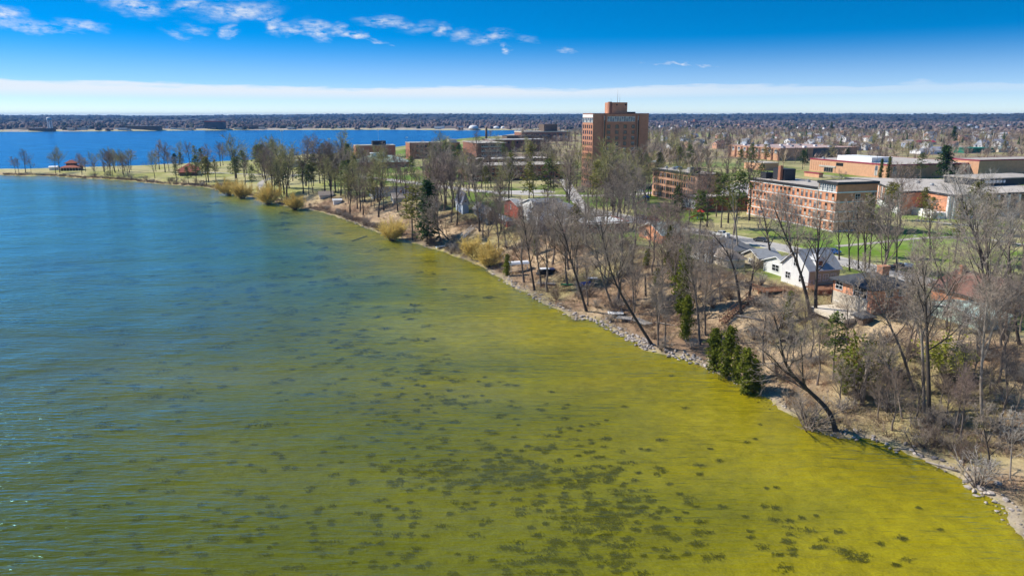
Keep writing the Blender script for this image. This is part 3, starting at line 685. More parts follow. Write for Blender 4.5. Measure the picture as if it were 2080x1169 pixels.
pcon('scruffy', 1692, 770, 632, 'young pine with a bare lower trunk on the lower bank', 'pine_tree', 1, 1.2)
pcon('cedar', 1715, 800, 762, 'low dark cedar bush beside the grey snag', 'cedar_tree', 2, 1.1)
pcon('spruce', 868, 495, 366, 'tall dark fir by the water', 'fir_tree', 0, .95)
pcon('scruffy', 838, 488, 378, 'grey green leaning pine left of the dark fir', 'pine_tree', 0, 1.5)
pcon('pine', 1166, 520, 414, 'olive green pine in front of the blue roofed house', 'pine_tree', 1, .8)
pcon('cedar', 1356, 545, 455, 'olive cedar between two grey roofed houses', 'cedar_tree', 1, .7)
pcon('pine', 1372, 470, 376, 'dark topped pine by the playground', 'pine_tree', 3, .8)
pcon('scruffy', 1490, 478, 345, 'tall scruffy pine between the brick dormitories', 'pine_tree', 1, 1.3)
pcon('scruffy', 1455, 440, 350, 'thin scruffy pine by the middle dormitory', 'pine_tree', 2, 1.2)
pcon('pine', 1757, 520, 394, 'olive pine at the end wall of the striped dormitory', 'pine_tree', 1, .95)
pcon('scruffy', 1803, 470, 372, 'thin pine left of the glazed corner hall', 'pine_tree', 0, 1.2)
pcon('scruffy', 1886, 480, 400, 'small thin pine in front of the glazed corner hall', 'pine_tree', 2, 1.5)
pcon('pine', 1975, 475, 368, 'yellow olive pine beside the white columns', 'pine_tree', 1, 1.2)
pcon('spruce', 1920, 364, 296, 'broad dark spruce in front of the long tan brick hall', 'spruce_tree', 0, 1.5)
pcon('thuja', 1787, 364, 322, 'left one of two column shaped evergreens by the tan hall', 'column_evergreen', 1)
pcon('thuja', 1803, 364, 318, 'right one of two column shaped evergreens by the tan hall', 'column_evergreen', 0)
pcon('scruffy', 1868, 366, 310, 'thin pine left of the broad dark spruce', 'pine_tree', 1, 1.3)
pcon('pine', 1525, 352, 292, 'green pine in front of the gymnasium columns', 'pine_tree', 0)
pcon('spruce', 1689, 272, 248, 'tall dark pointed spruce in the town', 'spruce_tree', 0)
pcon('spruce', 1936, 290, 256, 'dark narrow spruce among the town houses', 'spruce_tree', 0)
pcon('pine', 1258, 372, 305, 'pine in front of the brick tower', 'pine_tree', 1)
pcon('thuja', 1347, 334, 312, 'small dark evergreen right of the brick tower', 'column_evergreen', 1, 1.3)
pcon('cedar', 1030, 560, 515, 'small olive cedar on the shore by the boat lift', 'cedar_tree', 1, 1.1)
def leafybush(px, py, top, label, mats, seed, wid=1):
    p = GP(px, py); H = px_h(p, top); T, C = gen_shrub(H, random.Random(seed), 16, .6 * wid, (0, 6, 3), .016, .075)
    t = thing('leafy_bush', label, 'bush', p); put('trunk', T, TWIGD, t); put('crown', C, mats, t); TREES.append((p.x, p.y))
leafybush(1738, 800, 700, 'bush turning green and rusty behind the grey snag', [LEAFR, CEDAR], 1, .9)
leafybush(1925, 775, 690, 'pale yellow green bush on the bank at the right', [LEAFY, LEAFY], 2, .8)
for i, (px, py, top) in enumerate([(464,396,362),(492,402,368),(545,414,372),(600,425,392),(796,487,442),(966,525,478),(992,542,496)]):
    p = GP(px, py); tree('willow', p, px_h(p, top), ['first','second','third','fourth','fifth','sixth','seventh'][i] + ' yellow twigged willow bush along the shore counting from the left', 'willow_bush', 'yellow willow bushes on the shore', 'bush', wid=.85)
# a grey snag, drift logs and dead limbs
def pole(name, label, cat, px, py, top, r, m, lean=0):
    p = GP(px, py); H = px_h(p, top); b = MB().tube([(0, 0, -.4), (lean * H * .5, 0, H * .5), (lean * H, 0, H)], [r, r * .9, r * .7], 7, cap=True)
    return tag(put(name, b, m, None, p), label, cat)
pole('tree_snag', 'pale grey snag standing broken beside the rusty bush', 'snag', 1752, 822, 730, .3, BARKP)
pole('tree_snag', 'short dark snag on the bank above the cedars', 'snag', 1312, 600, 556, .28, BARKD, -.08)
def log(px0, py0, px1, py1, r, label, m=BARKP, lift=.15):
    a, b = GP(px0, py0), GP(px1, py1); b = b - a; b.z += lift
    t = MB().tube([(0, 0, lift), tuple(b * .5 + Vector((0, 0, .12))), tuple(b)], [r, r * .85, r * .6], 6, cap=True)
    t.tube([tuple(b * .6), tuple(b * .7 + Vector((.3, -.4, .7)))], [r * .4, r * .2], 4)
    tag(put('log', t, m, None, a), label, 'log')
log(1945, 958, 1880, 938, .2, 'long pale drift log at the waterline')
log(1550, 652, 1488, 640, .28, 'pale fallen trunk lying below the brown stairway')
log(715, 487, 745, 478, .25, 'grey drift log by the first big willow bush')
log(1180, 582, 1215, 578, .2, 'fallen trunk near the blue covered boat', BARKP)
log(1330, 655, 1420, 672, .18, 'fallen grey limb below the stairway', BARKP)
log(1990, 905, 2075, 915, .16, 'fallen limb across the tawny shelf', BARKD)

# ------------------------------------------------------------------ buildings
PHI = R(17.3)
E1 = Vector((math.cos(PHI), math.sin(PHI), 0)); E2 = Vector((-math.sin(PHI), math.cos(PHI), 0))
FOOT = []
def extent(N, e, xpx):
    """how far from N along e until the sight column xpx"""
    k = (xpx - W0 / 2) / FPX
    f = lambda p: p[1] * CT - (p[2] - CAMZ) * ST
    return (k * f(N) - N[0]) / (e[0] - k * e[1] * CT)
WINM = {}
def winmesh(w, h, style='plain', fm=None, gm=None, bars=(1, 1)):
    fm = fm or WHITE; gm = gm or GLASS
    key = (round(w, 2), round(h, 2), style, fm.name, gm.name, bars)
    if key in WINM: return WINM[key]
    b = MB(); t = min(.09, w * .12); y0, y1 = -.10, .05
    b.box(-w/2 - t, -w/2, y0, y1, -h/2 - t, h/2 + t); b.box(w/2, w/2 + t, y0, y1, -h/2 - t, h/2 + t)
    b.box(-w/2, w/2, y0, y1, h/2, h/2 + t); b.box(-w/2, w/2, y0 - .06, y1, -h/2 - t, -h/2)
    for i in range(1, bars[0]): x = -w/2 + w * i / bars[0]; b.box(x - .035, x + .035, -.07, -.015, -h/2, h/2)
    for i in range(1, bars[1]): z = -h/2 + h * i / bars[1]; b.box(-w/2, w/2, -.065, -.012, z - .035, z + .035)
    if style == 'half':                        # pale blind behind the lower half
        b.box(-w/2, w/2, -.03, .04, -h/2, 0, 2); b.box(-w/2, w/2, -.02, .04, 0.002, h/2, 1)
    elif style == 'blind': b.box(-w/2, w/2, -.03, .04, h/6, h/2, 2); b.box(-w/2, w/2, -.02, .04, -h/2, h/6 - .002, 1)
    else: b.box(-w/2, w/2, -.02, .04, -h/2, h/2, 1)
    WINM[key] = b.mesh('window', [fm, gm, CURT]); return WINM[key]
def win(parent, face, u, z, me, name='window', off=0.0):
    """face: 'L' the wall x=0 (u runs along y), 'F' the wall y=0 (u runs along x), 'R' its far end, given as ('R', x)"""
    if face == 'L': return link(name, me, parent, (-off, u, z), -math.pi / 2)
    if face == 'F': return link(name, me, parent, (u, -off, z))
    return link(name, me, parent, (face[1] + off, u, z), math.pi / 2)
def wgrid(parent, face, length, zs, n, me, m0=1.2, m1=None, skip=()):
    m1 = m0 if m1 is None else m1; pool = me if isinstance(me, list) else [me]
    for r_, z in enumerate(zs):
        for i in range(n):
            if i in skip: continue
            win(parent, face, m0 + (length - m0 - m1) * (i + .5) / n, z, pool[RND.randrange(len(pool))])
def hall(name, label, cat, npx, npy, zroof, xl, xr, wall, roof=GRAVEL, cap=DARKM, cap_h=.45, near=None, phi=None, group=None, d=None, w=None, lip=.25):
    """a flat roofed block: roof near corner on sight line (npx,npy) at height zroof; extents to sight columns xl (left wall) and xr (front wall)"""
    N = near if near is not None else U(npx, npy, zroof)
    d = d or extent(N, E2, xl); w = w or extent(N, E1, xr)
    zb = hz(N.x + E1.x * w / 2 + E2.x * d / 2, N.y + E1.y * w / 2 + E2.y * d / 2); H = zroof - zb
    t = thing(name, label, cat, (N.x, N.y, zb), PHI, group)
    put('wall', MB().prism([(0, 0), (w, 0), (w, d), (0, d)], -2.5, H - .12), wall, t)
    put('roof', MB().box(-.02 + .3, w - .3, .3, d - .3, H - .3, H - .02), roof, t)
    c = MB(); l = lip
    for x0, x1, y0, y1 in ((-l, w + l, -l, .3), (-l, w + l, d - .3, d + l), (-l, .3, .3, d - .3), (w - .3, w + l, .3, d - .3)): c.box(x0, x1, y0, y1, H - cap_h, H + .12)
    put('parapet', c, cap, t); FOOT.append((N, w, d)); return t, w, d, H
def unit(t, x, y, H, sx, sy, sz, m=GREYM, name='rooftop_unit'):
    b = MB().box(x, x + sx, y, y + sy, H - .1, H + sz - .15).box(x - .1, x + sx + .1, y - .1, y + sy + .1, H + sz - .15, H + sz)
    b.tube([(x + sx * .5, y + sy * .5, H + sz), (x + sx * .5, y + sy * .5, H + sz + .4)], .25, 6, cap=True); return put(name, b, m, t)

# -- the brick tower
N = UY(1205, 228, 402); N.z = 48.6
t, w, d, H = hall('brick_tower', 'tall dark red brick residence tower with vertical window slots and a rooftop mast', 'tower', 0, 0, 48.6, 1184, 1318, BRICKW, near=N, cap=BRICKD, cap_h=.3, lip=.06)
wm = winmesh(1.75, 1.7, 'blind', DARKM, bars=(2, 1)); wm2 = winmesh(1.75, 1.7, 'plain', DARKM, bars=(2, 1)); FH = 3.02
zs = [H - 6.9 - FH * k for k in range(11)]
xa, xb = w * .215, w * .79
for x0, x1 in ((xa - 1.1, xa), (xb, xb + 1.0)): put('window_slot', MB().box(x0, x1, -.04, .5, 1.0, H - 3.4, 0), GLASS, t)
for x in (xa - 1.35, xa + .12, xb - .35, xb + 1.1): put('brick_pier', MB().box(x, x + .28, -.75, 0, -1, H - .6), BRICKW, t)
for x in (xa - 1.05, xb + .02): put('slot_lintel', MB().box(x, x + .96, -.12, 0, H - 3.6, H - 1.2), CONC, t)
for z in zs:
    for i in range(4): win(t, 'F', xa + 2.2 + (xb - xa - 4.4) * (i / 3), z, [wm, wm2, wm2][RND.randrange(3)])
    for i in range(5): win(t, 'L', d * (.12 + .19 * i), z, winmesh(1.1, 1.7, 'plain', DARKM))
for k in range(12): win(t, 'F', xa + 1.3 + (xb - xa - 2.6) * (k + .5) / 12, H - 2.9, winmesh((xb - xa - 2.6) / 12 - .25, 2.5, ['half', 'plain', 'blind'][k % 3], WHITE, GLASSB), 'lounge_window')
for k in range(6): win(t, 'L', d * (k + .5) / 6, H - 3.5, winmesh(d / 6 - .4, 2.3, ['half', 'plain'][k % 2], WHITE, GLASSB), 'lounge_window')
put('white_band', MB().box(-.1, 0, .1, d - .1, H - 2.0, H - .5), WHITE, t)
px0, px1 = w * .37, w * .64
put('penthouse', MB().box(px0, px1, 2.5, d - 2, H - .2, H + 5.6).box(px0 + .1, px1 - .1, 2.4, d - 1.9, H + 5.6, H + 5.9), BRICKW, t)
put('chimney', MB().box(px0 - 1.6, px0 - .02, 3, 5, H - .2, H + 6.2), BRICKD, t)
m = MB(); m.tube([(px0 + 4.6, 6, H + 5.8), (px0 + 4.6, 6, H + 12.6)], [.12, .05], 5, cap=True); put('antenna_mast', m, GREYM, t)
m = MB(); m.tube([(px0 + 6.4, 7, H + 5.8), (px0 + 6.4, 7, H + 10.2)], [.08, .04], 5, cap=True); m.tube([(px0 + 1.2, 7, H + 5.8), (px0 + 1.2, 7, H + 8)], .05, 4, cap=True); put('aerial', m, GREYM, t)
put('penthouse_vent', MB().box(px0 + 2.2, px0 + 3.0, 2.34, 2.5, H + 4.2, H + 5.0).box(px1 - 1.4, px1 - .6, 2.34, 2.5, H + 4.2, H + 5.0), DARKM, t)
put('roof_plant', MB().box(w * .68, w * .8, 3, 7, H - .1, H + .9), DARKM, t)

# -- the middle dormitory
t, w, d, H = hall('dormitory', 'four storey pink brick dormitory with small dark windows and a black roof edge', 'dormitory', 1417, 354, 22.5, 1326, 1466, BRICKP, cap_h=.7, lip=.5)
me = [winmesh(1.3, 1.9, 'plain', BRICKD), winmesh(1.3, 1.9, 'plain', BRICKD, GLASSB)]
for k in range(4):
    z = H - 2.5 - 3.15 * k
    for i in range(19):
        if i in (11,): win(t, 'L', 1.5 + (d - 3) * (i + .9) / 19, z, winmesh(3.2, 1.8, 'plain', BRICKD, bars=(3, 1))); continue
        if i == 12: continue
        win(t, 'L', 1.5 + (d - 3) * (i + .5) / 19, z, me[i % 2])
for k in range(2): win(t, 'F', w * .5, H - 2.5 - 3.15 * k, winmesh(1.4, 1.3, 'blind', WHITE))
unit(t, 1.0, 5, H, 3.4, 3, 2.5, DARKM); unit(t, w - 5, 18, H, 3, 3, 1.4); unit(t, w * .4, 30, H, 1.4, 1.4, 1); unit(t, w * .35, 36, H, 1.2, 1.2, .9); unit(t, w - 4.5, 30, H, 2.6, 4, 1.0, GLASSB, 'skylight')

# -- the low dark common hall
t, w, d, H = hall('common_hall', 'low dark brick hall with a pale glazed end wall', 'hall', 1415, 401, 15.0, 1388, 1527, BRICKD, cap_h=.7, lip=.45)
for k in range(9): win(t, 'L', d * (k + .5) / 9, H * .52, winmesh(d / 9 - .25, H * .6, ['half', 'plain', 'blind'][k % 3], WHITE, GLASSB, (1, 3)))
for k in range(7): win(t, 'F', w * (k + .5) / 7, H * .5, winmesh(w / 7 - 1.6, 1.5, 'plain', DARKM, bars=(2, 1)))
unit(t, w * .7, d * .5, H, 1.2, 1.2, .9)

# -- the striped dormitory
zr = 25.8; N = U(1702, 371, zr)
t, w, d, H = hall('striped_dormitory', 'long orange brick dormitory with white floor bands and tall windows', 'dormitory', 0, 0, zr, 1664, 1784, BRICKO, near=N, cap_h=.75, lip=.4)
L = extent(Vector((N.x, N.y, zr - 2.4)), E2, 1522); HL = H - 2.4
put('wing_wall', MB().prism([(.12, d), (w, d), (w, L), (.12, L)], -2.5, HL - .1), BRICKO, t)
put('wing_roof', MB().box(.3, w - .3, d + .02, L - .3, HL - .3, HL + .02), GRAVEL, t)
put('wing_parapet', MB().box(-.3, .35, d + .28, L + .3, HL - .6, HL + .14).box(w - .35, w + .3, d + .28, L + .3, HL - .6, HL + .14).box(.35, w - .35, L - .3, L + .3, HL - .6, HL + .14), DARKM, t)
FOOT.append((N, w, L))
fl = 3.28
for k in range(5):
    z = HL - .95 - fl * k
    put('floor_band', MB().box(-.03, .1, d + .02, L, z - .2, z + .2).box(-.16, -.001, -.16, d, z - .2, z + .2).box(0, w, -.16, -.001, z - .2, z + .2), WHITE, t)
put('corner_column', MB().box(-.2, .18, d - .3, d + .01, -1, H - .8), CONC, t)
me = [winmesh(1.15, 2.2, 'half', BRICKO, bars=(1, 2)), winmesh(1.15, 2.2, 'blind', BRICKO, GLASSB, bars=(1, 2)), winmesh(1.15, 2.2, 'half', BRICKO, GLASSB, bars=(1, 2))]
for k in range(5):
    z = HL - .95 - fl * k - 1.65
    for i in range(3): win(t, 'L', d * (i + .5) / 3, z, me[RND.randrange(3)])
    for i in range(17): win(t, 'L', d + (L - d) * (i + .5) / 17, z, me[RND.randrange(3)], off=-.12)
for i in range(7): win(t, 'L', .6 + (d - 1.2) * (i + .5) / 7, H - 2.2, winmesh((d - 1.2) / 7 - .22, 2.5, ['half', 'plain'][i % 2], WHITE, GLASSB, (1, 3)), 'lounge_window')
for k in range(5):
    win(t, 'F', w * .52, HL - .95 - fl * k - 1.65, winmesh(1.9, 1.9, 'plain', WHITE, bars=(2, 2))); win(t, 'F', w * .9, HL - .95 - fl * k - 1.65, winmesh(1.0, 2.4, 'plain', CONC))
yb = L * .72
b = MB().box(w * .35, w * .35 + 5, yb, yb + 7, HL, HL + 4.3); put('roof_house', b, DARKM, t)
put('chimney', MB().box(w * .35 - 1.2, w * .35 - .02, yb + 1, yb + 2.4, HL, HL + 5.6), BRICK, t); unit(t, w * .25, L * .9, HL, 3.5, 3.5, 2.4, DARKM)
unit(t, w * .6, L * .55, HL, 1.2, 1.2, .7)

# -- the glazed corner hall at the right (zigzag front)
zr = 18.4
zb = 9.0; P = [U(1785, 371.5, zr), U(1830, 389, zr), U(1880, 386.5, zr), U(1936, 395.5, zr)]
P1 = P[3] + E1 * 62; back = [P1 + E2 * 52, P[0] + E2 * 30 + E1 * 8]
t = thing('corner_hall', 'low brick hall with white columns, tall glazing and a wide gravel roof', 'hall', (P[3].x, P[3].y, zb)); O = Vector((P[3].x, P[3].y, 0))
poly = [tuple((p - O)[:2]) for p in P + [P1] + back]; H = zr - zb
inset = [((p[0] - sum(q[0] for q in poly) / 7) * .97 + sum(q[0] for q in poly) / 7, (p[1] - sum(q[1] for q in poly) / 7) * .97 + sum(q[1] for q in poly) / 7) for p in poly]
put('wall', MB().prism(inset, -1.5, H - .8), BRICKO, t); put('roof', MB().prism(poly, H - .79, H - .02, 0, 1), [DARKM, GRAVEL], t)
def along(a, b, f): return (a[0] + (b[0] - a[0]) * f, a[1] + (b[1] - a[1]) * f)
def wallrun(a, b, items, base=0):
    ang = math.atan2(b[1] - a[1], b[0] - a[0]); ln = math.hypot(b[0] - a[0], b[1] - a[1])
    for f, z, me, nm, off in items:
        p = along(a, b, f); nx, ny = math.sin(ang), -math.cos(ang); link(nm, me, t, (p[0] + nx * off, p[1] + ny * off, z), ang)
def colmesh(wd, h, dp, m): return MB().box(-wd/2, wd/2, -dp, .2, -h/2, h/2).mesh('column', m)
CM = colmesh(.7, H - .9, .6, WHITE); CM2 = colmesh(1.1, H - .9, .9, WHITE)
G1 = winmesh(3.0, H - 3.2, 'plain', CREAM, GLASSB, (2, 1)); G2 = winmesh(3.6, H - 3.0, 'plain', DARKM, GLASS, (3, 1))
wallrun(inset[0], inset[1], [(f, H * .5 + .3, G1, 'glazing', .1) for f in (.12, .31, .5, .69, .88)] + [(f, H / 2 - .4, CM, 'column', .05) for f in (.02, .215, .405, .595, .785, .98)])
wallrun(inset[2], inset[3], [(.97, H / 2 - .4, CM2, 'column', .1)])
wallrun(inset[3], inset[4], [(.015 + .09 * k, H / 2 - .4, CM2, 'column', .15) for k in range(11)] + [(.06 + .09 * k, H * .5 + .3, G2, 'glazing', .05) for k in range(10)])
a, b = inset[3], inset[4]; ang = math.atan2(b[1] - a[1], b[0] - a[0]); ln = math.hypot(b[0] - a[0], b[1] - a[1])
link('plinth', MB().box(3, ln, -.5, 0.2, -1, 1.6).mesh('plinth', WHITE), t, (a[0], a[1], 0), ang)
for q in (6.5, 10): link('vent', MB().box(-.9, .9, -.58, -.5, -.5, .5).mesh('vent', DARKM), t, (a[0] + math.cos(ang) * q * 3, a[1] + math.sin(ang) * q * 3, .8), ang)
a, b = inset[2], inset[3]; ang = math.atan2(b[1] - a[1], b[0] - a[0]); ln = math.hypot(b[0] - a[0], b[1] - a[1])
link('terrace_wall', MB().box(-8, ln - .8, -6, -5.4, -1.5, 3.0).box(-8, -7.4, -5.4, 0, -1.5, 3.0).box(-7.4, ln - .8, -5.4, 0, -1.5, 2.4).mesh('terrace_wall', WHITE), t, (a[0], a[1], 0), ang)
a, b = inset[0], inset[1]; ang = math.atan2(b[1] - a[1], b[0] - a[0]); ln = math.hypot(b[0] - a[0], b[1] - a[1])
link('sill_wall', MB().box(0, ln, -.6, 0, -1, 2.7).mesh('sill_wall', WHITE), t, (a[0], a[1], 0), ang)
for fx, fy in ((.30, .38), (.40, .30)):
    q = U(1865 + (fx - .3) * 280, 372 + (.38 - fy) * 60, zr) - O; put('skylight_dome', MB().tube([(q.x, q.y, H - .1), (q.x, q.y, H + .6), (q.x, q.y, H + 1.1)], [.9, .9, .35], 8, cap=True), GREYM, t)
q = U(1990, 378, zr) - O
b = MB(); mx = Matrix.Translation((q.x, q.y, 0)) @ Matrix.Rotation(PHI, 4, 'Z'); b.box(0, 40, 0, 18, H - .05, H + 2.9, 0, mx); put('upper_storey', b, DARKM, t)
b = MB(); b.box(-.4, 40.4, -.4, 18.4, H + 2.9, H + 3.3, 0, mx); put('upper_roof', b, GRAVEL, t)
for k in range(6): put('roof_vent', MB().box(2.5 + 1.9 * k, 3.5 + 1.9 * k, -.9, -.05, H + 1.2, H + 2.3, 0, mx), WHITE, t)
FOOT.append((P[0] + E2 * -6, 75, 60))

# -- the long tan hall, its entrance, the back halls
t, w, d, H = hall('arts_hall', 'long tan brick hall with a maroon roof edge and white rooftop boxes', 'hall', 1811, 334.5, 17.8, 1646, 1990, BRICKT, cap=MAROON, cap_h=.8, lip=.2)
put('white_roof_storey', MB().box(4, 20, d * .28, d * .7, H - .1, H + 3.2), WHITE, t); unit(t, 2.5, d * .86, H, 1.5, 1.5, 1.2)
win(t, 'L', d * .6, H - 2.6, winmesh(6.5, 1.9, 'plain', DARKM, GLASS, (4, 1)), 'clerestory'); win(t, 'L', d * .16, H * .5, winmesh(2.2, 6, 'half', WHITE, GLASSB)); win(t, 'F', 3.0, H * .5, winmesh(2.4, 6, 'half', WHITE, GLASSB)); win(t, 'F', w - 2.5, H * .5, winmesh(2.4, 6.5, 'half', WHITE, GLASSB))
for k in range(9): put('wall_slot', MB().box(-.06, 0, d * .99 - 2.2 * k - 1.4, d * .99 - 2.2 * k - 1.1, 1, H - 2), BRICK, t)
hall('back_hall', 'brick hall with a stepped maroon edged roof at the right edge', 'hall', 1990, 325, 20.0, 1930, 2140, BRICKT, cap=MAROON, cap_h=.7, lip=.2)
t2, w2, d2, H2 = hall('entrance_block', 'small tan entrance block with a dark open porch', 'porch', 1697, 338, 13.6, 1665, 1727, BRICKT, cap=CONC, cap_h=.9, lip=.3)
win(t2, 'L', d2 * .42, H2 * .42, winmesh(d2 * .55, H2 * .62, 'plain', CONC, GLASS, (4, 1)), 'door')
t2, w2, d2, H2 = hall('porch_roof', 'low maroon roofed link beside the tan entrance block', 'porch', 1664, 352, 11.8, 1634, 1672, BRICKT, roof=MAROON, cap=MAROON)
t, w, d, H = hall('gymnasium', 'large tan gymnasium with tall brick piers and white rooftop units', 'gymnasium', 1585, 301, 19.8, 1480, 1742, BRICKT, roof=mat('pinkish_roof', (.45, .33, .29), .9, .15, .3), cap=BRICKP, cap_h=.5, lip=.15)
for k in range(9): put('brick_pier', MB().box(-.8, 0, d * k / 8.5 + .5, d * k / 8.5 + 2.0, -1, H - .6), BRICKD, t)
for k in range(8): win(t, 'L', d * (k + .62) / 8.5, H - 3, winmesh(3.5, 3.2, 'half', WHITE, GLASSB))
put('dark_panel_wall', MB().box(w * .42, w * .76, -.12, 0, 1.2, H - .7), GREYSD, t)
for k in range(12): unit(t, 3 + (k % 3) * w * .3 + RND.uniform(0, 4), 4 + d * (k // 3) / 4.2, H, 2.6, 2.6, 1.5, WHITE if k % 2 else GREYM)
hall('gymnasium_annex', 'low tan annex in front of the gymnasium piers', 'annex', 1552, 331, 14.5, 1512, 1582, BRICKT, cap=CREAM)
# -- the brick halls left of the tower
t, w, d, H = hall('long_brick_hall', 'long dark brick hall, nearest of the halls left of the tower', 'hall', 954, 337.5, 18.0, 930, 1167, BRICKD, cap_h=.4)
for k in range(3): wgrid(t, 'F', w, [H - 1.9 - 2.9 * k], 22, [winmesh(1.5, 1.3, 'plain', DARKM, bars=(2, 1)), winmesh(1.5, 1.3, 'blind', DARKM, bars=(2, 1))])
wgrid(t, 'L', d, [H - 1.9 - 2.9 * k for k in range(3)], 3, winmesh(1.4, 1.3, 'blind', WHITE)); unit(t, 3, 5, H, 4, 3, 1.8, DARKM)
t, w, d, H = hall('low_brick_block', 'low dark windowless brick block left of the long brick hall', 'hall', 872, 342, 15.6, 868, 925, BRICKD, cap_h=.4, d=14); unit(t, w * .8, 4, H, 2.5, 2, 1.4, DARKM)
t, w, d, H = hall('rear_brick_hall', 'dark brick hall seen just above the roof of the long one', 'hall', 966, 324, 18.0, 948, 1124, BRICKD, cap_h=.4)
wgrid(t, 'F', w, [H - 2.2], 20, winmesh(1.5, 1.4, 'half', DARKM, bars=(2, 1))); unit(t, 8, 4, H, 4, 4, 1.6, DARKM)
t, w, d, H = hall('brick_classroom_hall', 'three storey red brick hall with rows of pale windows by the far lake', 'hall', 969, 290.5, 22.5, 940, 1028, BRICKD, cap=CONC, cap_h=.35)
for k in range(3): wgrid(t, 'F', w, [H - 3.0 - 4.0 * k], 9, winmesh(1.6, 2.2, 'half', WHITE), m0=4)
t, w, d, H = hall('brick_classroom_hall', 'red brick hall with small dark windows, left end of the campus by the far lake', 'hall', 832, 290, 22.5, 828, 934, BRICK, cap=CONC, cap_h=.35, d=24)
for k in range(3): wgrid(t, 'F', w, [H - 3.4 - 4.0 * k], 9, winmesh(2.0, 2.0, 'plain', DARKM), m0=5, skip=(3, 6))
unit(t, w * .8, 6, H, 8, 6, 2.6, CREAM)
t, w, d, H = hall('pale_roofed_hall', 'long brick hall with a pale roof behind the three storey hall', 'hall', 1000, 284, 22.0, 985, 1109, BRICKD, roof=CONC, cap=CONC)
wgrid(t, 'F', w, [H - 3], 12, winmesh(1.8, 2, 'plain', DARKM))
t, w, d, H = hall('tan_hall', 'broad tan and dark hall below the brown fly tower', 'hall', 1060, 267, 24.0, 1045, 1158, BRICKD, roof=CREAM, cap=CREAM, cap_h=1.5)
wgrid(t, 'F', w, [H * .55], 8, winmesh(5, 6, 'half', CREAM)); put('fly_tower', MB().box(w * .5, w * .78, 10, 34, H - .1, H + 10), BROWNSD, t)
t, w, d, H = hall('dark_roofed_hall', 'dark low hall in front of the brown fly tower', 'hall', 1030, 276, 20.5, 1020, 1120, BROWNSD, roof=SHD, cap=DARKM)
t, w, d, H = hall('brick_hall_by_lake', 'red brick hall with a black rooftop box behind the green roofed house', 'hall', 722, 295.5, 19, 719, 803, BRICK, cap=CONC, d=22); put('roof_box', MB().box(w * .44, w * .78, 5, 14, H - .1, H + 4), DARKM, t)
t, w, d, H = hall('smokestack_block', 'small dark boiler block with a thin stack by the far lake', 'block', 984, 282, 22, 980, 1000, BROWNSD, d=10)
put('smokestack', MB().tube([(3, 3, H), (3, 3, H + 13)], [1.4, 1.2], 8, cap=True), BROWNSD, t)
hall('white_roof_block', 'small block with a white roof just right of the brick tower', 'block', 1330, 328, 15.0, 1316, 1348, BRICKP, roof=WHITE, cap=WHITE, cap_h=.8)

# ------------------------------------------------------------------ hip and gable houses
def roofmesh(w, d, h, z, kind, oh=.5, ridge='x'):
    b = MB(); x0, x1, y0, y1 = -oh, w + oh, -oh, d + oh; e = z - oh * .35
    if kind == 'gable':
        if ridge == 'x': A = [(x0, y0, e), (x1, y0, e), (x1, y1, e), (x0, y1, e), (x0, d/2, z + h), (x1, d/2, z + h)]; F = [(0, 1, 5, 4), (2, 3, 4, 5)]
        else: A = [(x0, y0, e), (x1, y0, e), (x1, y1, e), (x0, y1, e), (w/2, y0, z + h), (w/2, y1, z + h)]; F = [(1, 2, 5, 4), (3, 0, 4, 5)]
    else:
        if w >= d: A = [(x0, y0, e), (x1, y0, e), (x1, y1, e), (x0, y1, e), (d/2, d/2, z + h), (w - d/2, d/2, z + h)]; F = [(0, 1, 5, 4), (1, 2, 5), (2, 3, 4, 5), (3, 0, 4)]
        else: A = [(x0, y0, e), (x1, y0, e), (x1, y1, e), (x0, y1, e), (w/2, w/2, z + h), (w/2, d - w/2, z + h)]; F = [(0, 1, 4), (1, 2, 5, 4), (2, 3, 5), (3, 0, 4, 5)]
    th = .22; n = len(A); b.add(A, F); b.add([(p[0], p[1], p[2] - th) for p in A], [f[::-1] for f in F])
    for i in range(4):
        j = (i + 1) % 4
        if kind == 'gable':
            g = {'x': {1: 5, 3: 4}, 'y': {0: 4, 2: 5}}[ridge].get(i)
            segs = [(i, j)] if g is None else [(i, g), (g, j)]
        else: segs = [(i, j)]
        for a, c in segs: b.add([(A[a][0], A[a][1], A[a][2] - th), (A[c][0], A[c][1], A[c][2] - th), A[c], A[a]], [(0, 1, 2, 3)], 1)
    return b
def wallmesh(w, d, z, h, ridge, deep=1.5):
    b = MB()
    b.add([(0,0,-deep),(w,0,-deep),(w,d,-deep),(0,d,-deep),(0,0,z),(w,0,z),(w,d,z),(0,d,z)], [(0,1,5,4),(1,2,6,5),(2,3,7,6),(3,0,4,7)])
    h = h - .1
    if ridge == 'x': b.add([(0,0,z),(0,d,z),(0,d/2,z+h)], [(0,2,1)]); b.add([(w,0,z),(w,d,z),(w,d/2,z+h)], [(0,1,2)])
    elif ridge == 'y': b.add([(0,0,z),(w,0,z),(w/2,0,z+h)], [(0,1,2)]); b.add([(0,d,z),(w,d,z),(w/2,d,z+h)], [(0,2,1)])
    return b
